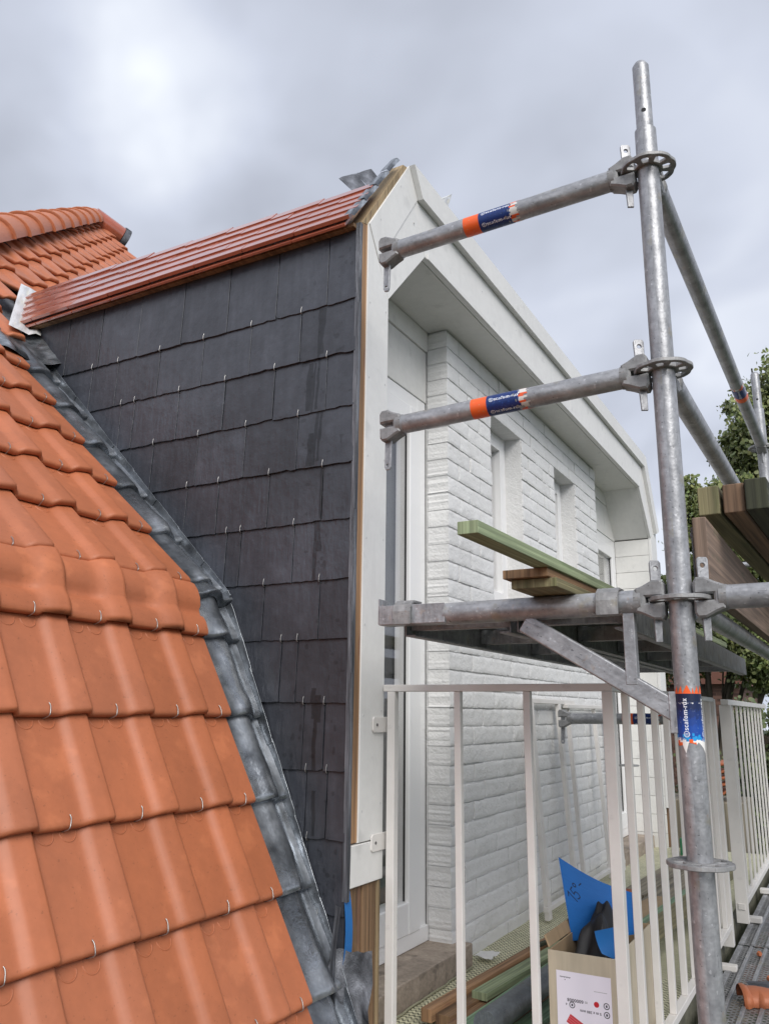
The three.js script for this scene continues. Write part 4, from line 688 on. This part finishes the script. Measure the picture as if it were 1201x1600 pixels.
function steelDeck(name, label, X0, X1, yTop, Za, Zb, group, mat = M.deckDark, claws = true) {
  const o = thing(name, label, 'scaffold deck', [(X0 + X1) / 2, yTop - 0.07, (Za + Zb) / 2], group);
  const w = X1 - X0; part(o, 'perforated_plate', gridGeo(1, 1, (u, v) => W(mix(X0 + 0.004, X1 - 0.004, u), yTop - 0.002, mix(Za, Zb, v)), 1), M.perf);
  const pl = o.children[0].geometry.attributes.uv; for (let i = 0; i < pl.count; i++) pl.setXY(i, pl.getX(i) * w, pl.getY(i) * (Zb - Za));
  for (const [a, s] of [[X0, 1], [X1, -1]]) part(o, 'side_channel', merge([bx(a, a + s * 0.004, yTop - 0.07, yTop, Za, Zb, 0.0008), bx(a + s * 0.0045, a + s * 0.028, yTop - 0.0705, yTop - 0.0665, Za, Zb, 0.0008), bx(a + s * 0.0045, a + s * 0.02, yTop - 0.004, yTop - 0.0003, Za, Zb, 0.0008)]), mat);
  for (let i = 1; i < 6; i++) { const x = X0 + w * i / 6; part(o, 'rib', bx(x - 0.006, x + 0.006, yTop - 0.012, yTop + 0.0045, Za + 0.01, Zb - 0.01, 0.002), mat); }
  const n = Math.max(3, Math.round((Zb - Za) / 0.5)); for (let i = 0; i <= n; i++) { const z = mix(Za + 0.03, Zb - 0.03, i / n); part(o, 'cross_member', bx(X0 + 0.006, X1 - 0.006, yTop - 0.055, yTop - 0.014, z - 0.012, z + 0.012, 0.002), mat); }
  if (claws) for (const x of [X0 < -0.8 ? X0 - 0.003 : X1 - 0.052]) part(o, 'deck_claw', boxUV(extr([[-0.034, -0.022], [-0.030, -0.022], [-0.030, 0.006], [-0.024, 0.0205], [-0.010, 0.030], [0.03, 0.031], [0.03, 0.036], [-0.012, 0.0355], [-0.028, 0.0245], [-0.034, 0.008]].map(p => [-p[0], p[1]]).reverse(), 0.045, 0.0006).rotateY(-Math.PI / 2).translate(x + 0.048, 0.2225, -PZ)), M.cast);
  return o;
}
steelDeck('scaffold_deck', 'inner steel platform board hooked over the bracket, nearest the door', -0.925, -0.655, 0.247, PZ + 0.03, NZ - 0.03, 'steel platform boards overhead');
steelDeck('scaffold_deck', 'inner steel platform board hooked over the bracket, beside the near scaffold post', -0.640, -0.395, 0.247, PZ + 0.03, NZ - 0.03, 'steel platform boards overhead');
steelDeck('scaffold_deck', 'steel platform board under the timber beams, outside the near scaffold post', 0.02, 0.335, 0.247, PZ + 0.03, NZ - 0.03, 'steel platform boards overhead', M.deckDark, false);
steelDeck('walkway_deck', 'perforated steel walkway board with a broken roof tile on it', -0.505, -0.19, -0.90, 0.9, 3.865, 'lower walkway boards', M.galv, false);
steelDeck('walkway_deck', 'rust stained steel walkway board beyond the joint, along the far balustrade', -0.505, -0.19, -0.90, 3.885, 6.9, 'lower walkway boards', M.galv, false);
steelDeck('walkway_deck', 'outer steel walkway board edging the first pair', -0.175, 0.14, -0.90, 0.9, 3.865, 'lower walkway boards', M.galv, false);
{
  const t = thing('toe_board', 'weathered reddish timber toe board standing on edge behind the near scaffold post', 'toe board', [-0.235, 0.25, 2.9]);
  part(t, 'board', bar(W(-0.238, 0.325, PZ + 0.035), W(-0.205, 0.325, NZ - 0.05), 0.028, 0.155, 0.003), M.toe);
  const s = part(t, 'steel_end_strap', bx(-0.2575, -0.2535, 0.27, 0.385, PZ + 0.05, PZ + 0.095, 0.001), M.cast); part(s, 'rivet', tube(W(-0.2575, 0.37, PZ + 0.072), W(-0.2615, 0.37, PZ + 0.072), 0.008, 12), M.cast);
}
// ---- timbers on the platform
single('timber_plank', bar(W(-0.543, 0.2595, 1.60), W(-0.50, 0.2595, 3.5), 0.098, 0.019, 0.0015), M.woodOlive, 'lower olive green plank under the brown plank on the bracket tube', 'plank');
single('timber_plank', bar(W(-0.556, 0.279, 1.585), W(-0.507, 0.279, 3.4), 0.098, 0.0185, 0.0015), M.woodBrown, 'brown plank lying between the olive plank and the pale green batten', 'plank');
single('roof_batten', bar(W(-0.527, 0.300, 1.225), W(-0.470, 0.300, 3.9), 0.038, 0.0225, 0.0012), M.woodGreen, 'pale green treated batten jutting out over two planks', 'batten');
{
  const yaw = 0.045, P = (x, Z) => W(x + (Z - 1.9) * yaw, 0.468, Z);
  [[-0.232, M.woodOlive, 'olive green end of a square timber beam, next to the scaffold post'], [-0.179, M.woodRed, 'reddish middle beam of three lying side by side'], [-0.131, M.woodDark, 'dark mossy beam end at the outer side of three']].forEach(([x, m, l], i) => single('timber_beam', bar(P(x, 1.9 - (i === 2 ? 0.02 : 0)), P(x, 6.0), 0.0455, 0.066 + (i === 2 ? 0.004 : 0), 0.003), m, l, 'beam', 'beams stacked on the platform'));
  for (const Z of [3.25, 3.85]) single('bearer_block', bx(-0.20, 0.28, 0.2535, 0.4335, Z - 0.05, Z + 0.05, 0.003), M.woodGrey, Z < 3.5 ? 'grey timber bearer block below the beams, front one' : 'grey timber bearer block below the beams, rear one', 'block');
}

// ================================================================== THINGS ON THE BALCONY
{
  const F = FLOOR + 0.006;
  const plank = (x0, z0, x1, z1, y, w, h, m, label, cat = 'plank') => single(cat === 'batten' ? 'loose_batten' : 'loose_plank', bar(W(x0, y + h / 2, z0), W(x1, y + h / 2, z1), w, h, 0.0015), m, label, cat, 'timber lying on the balcony floor');
  plank(-1.125, 2.28, -1.035, 3.62, F + 0.012, 0.034, 0.034, M.woodOrange, 'orange brown square batten at the wall side of the timber pile', 'batten');
  plank(-1.083, 2.30, -0.99, 3.55, F + 0.002, 0.045, 0.030, M.woodBrown, 'brown batten lying against the orange brown one', 'batten');
  plank(-1.035, 2.24, -0.965, 3.5, F + 0.002, 0.05, 0.022, M.woodOrange, 'flat orange board in the timber pile beneath the green ones');
  plank(-1.045, 2.47, -0.945, 3.7, F + 0.03, 0.05, 0.022, M.woodGreen, 'olive green board with a pale sawn end on the pile');
  plank(-0.985, 2.2, -0.905, 3.8, F + 0.018, 0.06, 0.022, M.woodMint, 'mint green board in the middle of the timber pile');
  plank(-0.945, 2.2, -0.875, 3.3, F + 0.003, 0.05, 0.018, M.woodBrown, 'thin brown board beside the grey pipe');
  plank(-0.90, 2.15, -0.84, 3.1, F, 0.075, 0.016, M.woodMint, 'mint green board lying under the grey pipe');
  plank(-0.80, 3.1, -0.66, 5.2, F + 0.04, 0.10, 0.022, M.woodMint, 'broad mint green board beyond the cardboard box');
  plank(-0.70, 3.0, -0.60, 4.6, F + 0.10, 0.07, 0.03, M.woodOlive, 'yellow olive board resting behind the balusters');
  plank(-0.90, 3.2, -0.80, 5.4, F, 0.12, 0.04, M.woodGrey, 'weathered grey plank lying beyond the box');
  plank(-1.0, 4.2, -0.92, 5.6, F, 0.12, 0.03, M.woodGrey, 'weathered grey plank by the far doorstep');
  const p = single('drain_pipe', tube(W(-0.915, F + 0.064, 2.2), W(-0.865, F + 0.064, 3.25), 0.034, 24), M.pipe, 'grey plastic pipe lying on the green boards', 'pipe');
  single('wood_offcut', bx(-1.15, -1.11, F, F + 0.025, 2.62, 2.70, 0.002), M.woodBrown, 'short brown wood offcut by the doorstep', 'offcut');
  single('dark_stick', bar(W(-1.06, F + 0.058, 2.99), W(-1.005, F + 0.058, 3.2), 0.014, 0.012, 0.001), M.woodDark, 'short dark stick on top of the orange battens', 'stick');
  single('paper_scrap', gridGeo(5, 5, (u, v) => W(-1.255 + 0.07 * u, F + 0.012 + 0.018 * fbm3(u * 4, v * 4, 6, 2), 2.92 + 0.08 * v), 0.1), M.white, 'crumpled white paper scrap beside the doorstep', 'paper');
  single('concrete_step', bx(XD + 0.002, -1.236, FLOOR - 0.002, -0.778, 5.075, 5.925, 0.004), M.concrete, 'grey concrete doorstep below the far glazed door', 'step');
  single('green_crate', bx(-1.02, -0.84, F, F + 0.11, 5.60, 5.85, 0.01), std({ color: lc(0.02, 0.16, 0.07), roughness: 0.6 }), 'small dark green crate at the far end of the balcony', 'crate');
  // cardboard box, open at the top
  const X0 = -0.716, X1 = -0.552, Z0 = 2.125, Z1 = 2.52, T = -0.563, t = 0.004;
  const b = thing('cardboard_box', 'open cardboard box with white printed label behind the corner post', 'box', [(X0 + X1) / 2, F, (Z0 + Z1) / 2]);
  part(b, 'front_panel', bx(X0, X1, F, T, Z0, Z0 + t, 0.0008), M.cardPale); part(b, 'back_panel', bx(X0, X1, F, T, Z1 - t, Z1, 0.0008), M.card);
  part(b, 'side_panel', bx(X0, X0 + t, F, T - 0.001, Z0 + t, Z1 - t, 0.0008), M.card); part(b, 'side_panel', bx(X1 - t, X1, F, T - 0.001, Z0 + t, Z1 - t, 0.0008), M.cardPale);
  part(b, 'box_bottom', bx(X0 + t, X1 - t, F, F + t, Z0 + t, Z1 - t, 0), M.card);
  part(b, 'flap', bar(W(X0 - 0.001, T + 0.001, Z0 + 0.2), W(X0 - 0.012, T + 0.028, Z0 + 0.2), 0.37, 0.004, 0.001, new THREE.Vector3(1, 0.2, 0)), M.card);
  const lab = (() => {
    const c = document.createElement('canvas'); c.width = 512; c.height = 640; const x = c.getContext('2d'); x.fillStyle = '#e9e4f0'; x.fillRect(0, 0, 512, 640);
    x.save(); x.translate(256, 320); x.rotate(Math.PI); x.translate(-256, -320);   // the label is upside down, as the box stands on its head
    x.fillStyle = '#22222a'; x.font = 'bold 40px sans-serif'; x.fillText('6000008', 262, 415); x.font = 'bold 30px sans-serif'; x.fillText('5 m x 380 mm', 100, 338);
    x.fillStyle = '#33343c'; for (let i = 0; i < 13; i++) x.fillRect(378 + i * 8, 588 - (i % 3 === 1 ? 7 : 3), 5, i % 3 === 1 ? 12 : 8); x.beginPath(); x.moveTo(424, 570); x.lineTo(436, 570); x.lineTo(430, 560); x.fill();
    x.fillStyle = '#c0222f'; x.beginPath(); x.arc(142, 400, 24, 0, 7); x.fill();
    x.lineWidth = 7; x.strokeStyle = '#33343c'; for (const [a, d] of [[50, 400], [50, 328], [370, 362]]) { x.beginPath(); x.arc(a, d, 24, 0, 7); x.stroke(); x.fillStyle = '#33343c'; x.fillRect(a - 8, d - 10, 16, 20); }
    x.fillStyle = '#33343c'; x.font = 'bold 26px sans-serif'; x.fillText('4', 416, 372); x.fillStyle = '#777'; x.fillRect(225, 395, 26, 4); x.fillRect(225, 405, 26, 4); x.fillRect(40, 505, 120, 3);
    x.fillStyle = '#c23a44'; x.beginPath(); x.moveTo(390, 285); x.lineTo(430, 215); x.lineTo(150, 60); x.lineTo(100, 130); x.fill(); x.strokeStyle = '#d9747a'; x.lineWidth = 5; for (const k of [0.25, 0.5, 0.75]) { x.beginPath(); x.moveTo(390 + 40 * k, 285 - 70 * k); x.lineTo(100 + 50 * k, 130 - 70 * k); x.stroke(); } x.fillStyle = '#2a2226'; x.beginPath(); x.moveTo(190, 190); x.lineTo(230, 120); x.lineTo(150, 60); x.lineTo(100, 130); x.fill();
    x.restore(); const t = new THREE.CanvasTexture(c); t.colorSpace = THREE.SRGBColorSpace; t.needsUpdate = true; return t;
  })();
  part(b, 'printed_label', new THREE.PlaneGeometry(0.132, 0.165).translate((X0 + X1) / 2 + 0.004, T - 0.124, -Z0 + 0.0012), std({ map: lab, roughness: 0.5 }), 'white printed label standing on its head');
  // blue sheet with handwriting, black bag
  const inkT = (() => { const c = document.createElement('canvas'); c.width = 512; c.height = 512; const x = c.getContext('2d'); x.fillStyle = '#1c67b4'; x.fillRect(0, 0, 512, 512); const r = rng(12); x.globalAlpha = 0.12; for (let i = 0; i < 300; i++) { x.fillStyle = r() < 0.5 ? '#0e4788' : '#3a86d0'; x.fillRect(r() * 512, r() * 512, 20 + r() * 60, 2 + r() * 4); } x.globalAlpha = 1; x.save(); x.translate(70, 235); x.rotate(-0.95); x.strokeStyle = '#0a1f44'; x.lineWidth = 7; x.lineCap = 'round'; x.beginPath(); x.moveTo(-18, -34); x.lineTo(6, -52); x.lineTo(6, 26); x.moveTo(62, -48); x.lineTo(34, -46); x.lineTo(30, -14); x.quadraticCurveTo(64, -26, 62, 6); x.quadraticCurveTo(56, 36, 26, 20); x.stroke(); x.beginPath(); x.arc(90, -44, 11, 0, 7); x.stroke(); x.beginPath(); x.moveTo(124, -24); x.lineTo(150, -24); x.stroke(); x.restore(); const t = new THREE.CanvasTexture(c); t.colorSpace = THREE.SRGBColorSpace; t.needsUpdate = true; return t; })();
  const c0 = [atZ(872, 1339, 2.30), atZ(992, 1396, 2.42), atZ(990, 1460, 2.42), atZ(893, 1470, 2.32)];
  single('blue_sheet', gridGeo(10, 10, (u, v) => c0[0].clone().lerp(c0[1], u).lerp(c0[3].clone().lerp(c0[2], u), v).add(new THREE.Vector3(0, -0.012 * Math.sin(u * 3.14) * (1 - v), 0.012 * Math.sin(u * 3.1) * Math.sin(v * 2))), 1), std({ map: (() => { inkT.wrapS = inkT.wrapT = THREE.ClampToEdgeWrapping; inkT.flipY = true; inkT.repeat.set(1, -1); inkT.offset.set(0, 1); return inkT; })(), roughness: 0.5, side: THREE.DoubleSide }), 'blue pointed plastic sheet with handwritten degrees sticking out of the box', 'sheet');
  const c1 = [atZ(928, 1455, 2.20), atZ(962, 1448, 2.19), atZ(962, 1500, 2.16), atZ(940, 1490, 2.16)];
  single('blue_disc_offcut', gridGeo(8, 8, (u, v) => c1[0].clone().lerp(c1[1], u).lerp(c1[3].clone().lerp(c1[2], u), v).add(new THREE.Vector3(0, 0, 0.008 * Math.sin(v * 3))), 0.3), M.blue, 'small rounded blue plastic offcut in the box before the black bag', 'offcut');
  single('black_bag', gridGeo(40, 60, (u, v) => { const x = mix(X0 + 0.012, X1 - 0.010, u), Z = mix(Z0 + 0.02, Z1 - 0.03, v), e = Math.min(u, 1 - u, v * 1.2, 1 - v), f = Math.abs(fbm3(u * 2.6 + v * 1.4, v * 3.2 - u, 4.2, 3) - 0.5); return W(x + 0.012 * (fbm3(u * 5, v * 5, 9, 2) - 0.5), T - 0.085 + 0.17 * sstep(0, 0.42, e) * (0.55 + 0.75 * fbm3(u * 1.8 + 5, v * 2.2, 1.3, 2)) + 0.16 * f * sstep(0, 0.2, e) - 0.02, Z); }, 0.4), M.black, 'crumpled black fabric bag stuffed into the cardboard box', 'bag');
  single('brick_fragment', (() => { const g = new THREE.IcosahedronGeometry(0.026, 2), p = g.attributes.position; for (let i = 0; i < p.count; i++) { const n = 0.75 + 0.6 * fbm3(p.getX(i) * 40, p.getY(i) * 40, p.getZ(i) * 40, 2); p.setXYZ(i, p.getX(i) * n * 1.3, p.getY(i) * n * 0.8, p.getZ(i) * n); } g.computeVertexNormals(); return g.translate(-0.98, F + 0.045, -4.1); })(), M.clayBrick, 'lump of reddish brick rubble beyond the blue sheet', 'rubble');
  single('folded_cardboard', bar(W(-0.86, F + 0.055, 3.3), W(-0.76, F + 0.055, 4.05), 0.22, 0.012, 0.001), M.card, 'flattened brown cardboard beyond the blue sheet', 'cardboard');
}
// ---- broken roof tile and crumbs on the walkway
{
  const g = gridGeo(16, 10, (u, v) => { const a = mix(-0.4, Math.PI * 1.05, u), r = 0.032 + 0.004 * Math.sin(v * 8); return new THREE.Vector3(v * 0.24, Math.sin(a) * r * (1 - 0.2 * v), Math.cos(a) * r * 1.5 + (u > 0.8 ? 0.05 * (u - 0.8) : 0)); }, 0.3);
  const m = new THREE.Matrix4().makeRotationY(0.35).setPosition(-0.415, -0.885, -3.13);
  const t = thing('broken_tile', 'broken orange roof tile lying on the steel walkway', 'roof tile', [-0.36, -0.9, 3.13]);
  part(t, 'roll', g.clone().applyMatrix4(m), M.clay[3]); part(t, 'lip', g.clone().scale(0.25, 1.15, 1.2).applyMatrix4(m), M.clay[1]);
  part(t, 'pan', gridGeo(6, 6, (u, v) => new THREE.Vector3(0.05 + v * 0.2, 0.012 + 0.004 * u, -0.04 - u * 0.09), 0.3).applyMatrix4(m), M.leadDull);
  const r = rng(71); for (let i = 0; i < 7; i++) single('tile_crumb', new THREE.DodecahedronGeometry(0.005 + r() * 0.008, 0).translate(-0.44 + r() * 0.18, -0.889, -3.3 - r() * 0.7), M.clay[i % 4], 'small orange tile crumb scattered on the steel walkway', 'rubble', 'tile crumbs on the walkway');
}
// ---- stacked leftover tiles beyond the gap in the balustrade
{
  const r = rng(81);
  for (let i = 0; i < 5; i++) { const t = placed(scene, 'x', tileVar[i % 4], M.clay[i % 4], new THREE.Matrix4().makeRotationX(-Math.PI / 2 + 0.15).setPosition(-1.0 + r() * 0.05, FLOOR + 0.30 + i * 0.045, -6.42)); t.name = numbered('spare_tile'); setData(t, 'spare orange roof tile in the pile beyond the balcony end', 'roof tile', 'spare tiles beyond the balcony'); }
  single('leaning_board', bar(W(-0.92, -0.75, 6.2), W(-1.1, -0.30, 6.55), 0.09, 0.018, 0.001), M.woodPale, 'pale board leaning behind the gap between two balustrade panels', 'plank');
  single('tile_pallet', merge([bx(-1.35, -0.72, FLOOR - 0.1, FLOOR + 0.27, 6.35, 6.9, 0.004)]), M.woodGrey, 'grey timber crate carrying the spare roof tiles', 'crate');
}

// ================================================================== BACKGROUND
function leafGeo(s) { const g = new THREE.BufferGeometry(); const p = [[0, 0, 0], [0.45, 0.35, 0.10], [0.38, 0.8, 0.04], [0, 1.05, -0.06], [-0.38, 0.8, 0.04], [-0.45, 0.35, 0.10], [0, 0.55, -0.05]].map(a => a.map(b => b * s)); g.setAttribute('position', new THREE.Float32BufferAttribute(p.flat(), 3)); g.setIndex([0, 1, 6, 1, 2, 6, 2, 3, 6, 3, 4, 6, 4, 5, 6, 5, 0, 6]); g.computeVertexNormals(); return g; }
const leafMat = new THREE.MeshPhysicalMaterial({ color: 0xffffff, roughness: 0.6, transmission: 0.35, thickness: 0, side: THREE.DoubleSide });
function tree(label, group, base, trunkH, blobs, leaves, size, seed, tone = [0.085, 0.12, 0.03]) {
  const o = thing('tree', label, 'tree', [base.x, base.y, -base.z], group), r = rng(seed), top = base.clone().add(new THREE.Vector3(0, trunkH, 0));
  const bark = std({ color: lc(0.11, 0.09, 0.065), roughness: 0.95, bumpMap: rough, bumpScale: 0.02 });
  part(o, 'trunk', tube(base, top, 0.16, 12, false, 0.08), bark);
  const limbs = []; blobs.forEach(b => { const c = new THREE.Vector3(b[0], b[1], b[2]), mid = top.clone().lerp(c, 0.5).add(new THREE.Vector3((r() - 0.5) * 0.5, -0.2, (r() - 0.5) * 0.5)); limbs.push(new THREE.TubeGeometry(new THREE.CatmullRomCurve3([top.clone().add(new THREE.Vector3(0, -0.3, 0)), mid, c]), 10, 0.035, 6)); for (let k = 0; k < 4; k++) { const e = c.clone().add(new THREE.Vector3(r() - 0.5, r() - 0.3, r() - 0.5).multiplyScalar(b[3] * 1.7)); limbs.push(new THREE.TubeGeometry(new THREE.CatmullRomCurve3([mid, c.clone().lerp(e, 0.4), e]), 8, 0.014, 5)); } });
  part(o, 'limbs', merge(limbs), bark);
  const im = new THREE.InstancedMesh(leafGeo(size), leafMat, leaves), q = new THREE.Quaternion(), e = new THREE.Euler(), m = new THREE.Matrix4(), s = new THREE.Vector3(), col = new THREE.Color(), vol = blobs.map(b => b[3] ** 2.2), tot = vol.reduce((a, b) => a + b, 0);
  const O = originOf(o), clumps = blobs.map(b => Array.from({ length: 26 }, () => { const d = new THREE.Vector3(r() - 0.5, r() - 0.5, r() - 0.5).normalize().multiplyScalar(b[3] * (0.55 + 0.5 * r())); d.y *= 0.9; return [new THREE.Vector3(b[0], b[1], b[2]).add(d), b[3] * (0.12 + 0.2 * r()), 0.75 + 0.5 * r()]; }));
  for (let i = 0; i < leaves; i++) {
    let t = r() * tot, k = 0; while (t > vol[k] && k < blobs.length - 1) t -= vol[k++];
    const c = clumps[k][Math.floor(r() * 26)], d = new THREE.Vector3(r() + r() + r() - 1.5, r() + r() + r() - 1.5, r() + r() + r() - 1.5).multiplyScalar(c[1] * 1.25), p = c[0].clone().add(d).sub(O);
    e.set(-0.9 + (r() - 0.5) * 2, r() * 6.28, (r() - 0.5) * 1.6); q.setFromEuler(e); const z = 0.6 + 0.7 * r(); s.set(z, z, z); m.compose(p, q, s); im.setMatrixAt(i, m);
    const w = c[2] * (0.75 + 0.5 * r()); col.setRGB(tone[0] * w * (0.9 + 0.3 * r()), tone[1] * w, tone[2] * w); im.setColorAt(i, col);
  }
  im.name = 'crown'; im.castShadow = im.receiveShadow = true; im.userData.kind = 'stuff'; o.add(im); return o;
}
{
  const B = (px, py, Z, r) => { const p = atZ(px, py, Z); return [p.x, p.y, p.z, r]; };
  const Z1 = 15;
  tree('tall leafy green tree rising behind the bare scaffold spigot', 'trees behind the scaffold', new THREE.Vector3(-0.4, -6.5, -Z1), 7, [B(1235, 690, Z1, 1.05), B(1200, 770, Z1 + 0.5, 1.0), B(1265, 600, Z1, 0.9), B(1175, 830, Z1, 0.85), B(1240, 850, Z1 + 1, 1.2), B(1180, 625, Z1, 0.55), B(1150, 715, Z1, 0.5), B(1165, 790, Z1 - 0.5, 0.6)], 70000, 0.07, 901, [0.19, 0.235, 0.075]);
  tree('lower leafy green tree behind the timber beams', 'trees behind the scaffold', new THREE.Vector3(-1.9, -6.5, -14), 6, [B(1085, 800, 14, 0.45), B(1125, 850, 14, 0.7), B(1180, 920, 14, 0.9), B(1110, 940, 14.3, 0.7), B(1150, 1000, 14, 0.8), B(1075, 765, 14, 0.25), B(1200, 1000, 13.5, 0.8), B(1055, 1010, 14.5, 0.6), B(1140, 800, 14.2, 0.6)], 60000, 0.068, 907, [0.19, 0.24, 0.07]);
  tree('dense green shrub with pale blossom beyond the far balustrade', 'trees behind the scaffold', new THREE.Vector3(-0.9, -6.5, -10.5), 5.2, [B(1195, 1150, 10, 0.4), B(1200, 1230, 10, 0.45), B(1185, 1310, 10.2, 0.45), B(1150, 1290, 10.8, 0.5), B(1205, 1390, 10, 0.6), B(1110, 1240, 11.2, 0.5)], 26000, 0.045, 913, [0.13, 0.17, 0.06]);
  // brick house further off
  const h = thing('brick_house', 'distant brown brick gable seen under the platform', 'house', [-4.5, -6.5, 24]);
  const bm = std({ color: lc(0.22, 0.12, 0.09), map: makeTex(256, 256, (u, v) => { const row = Math.floor(v * 32), fx = ((u * 12 + (row % 2) * 0.5) % 1), fy = (v * 32) % 1, j = fx < 0.06 || fy < 0.16; const k = j ? 0.75 : 0.5 + 0.4 * hash3(Math.floor(u * 12 + (row % 2) * 0.5), row, 5); return [k, k, k]; }, { rep: 0.45 }), roughness: 0.9 });
  part(h, 'wall', bx(-8, -2.35, -6.5, 0.75, 22, 27, 0), bm); part(h, 'roof', plateZ([[-8.3, 0.75], [-2.2, 0.75], [-5.2, 3.0]], 21.8, 5.6, 0), std({ color: lc(0.16, 0.07, 0.05), roughness: 0.9 }));
  part(h, 'chimney', bx(-3.3, -2.5, 0.4, 2.2, 23.2, 24, 0), bm);
}

renderer.render(scene, camera);
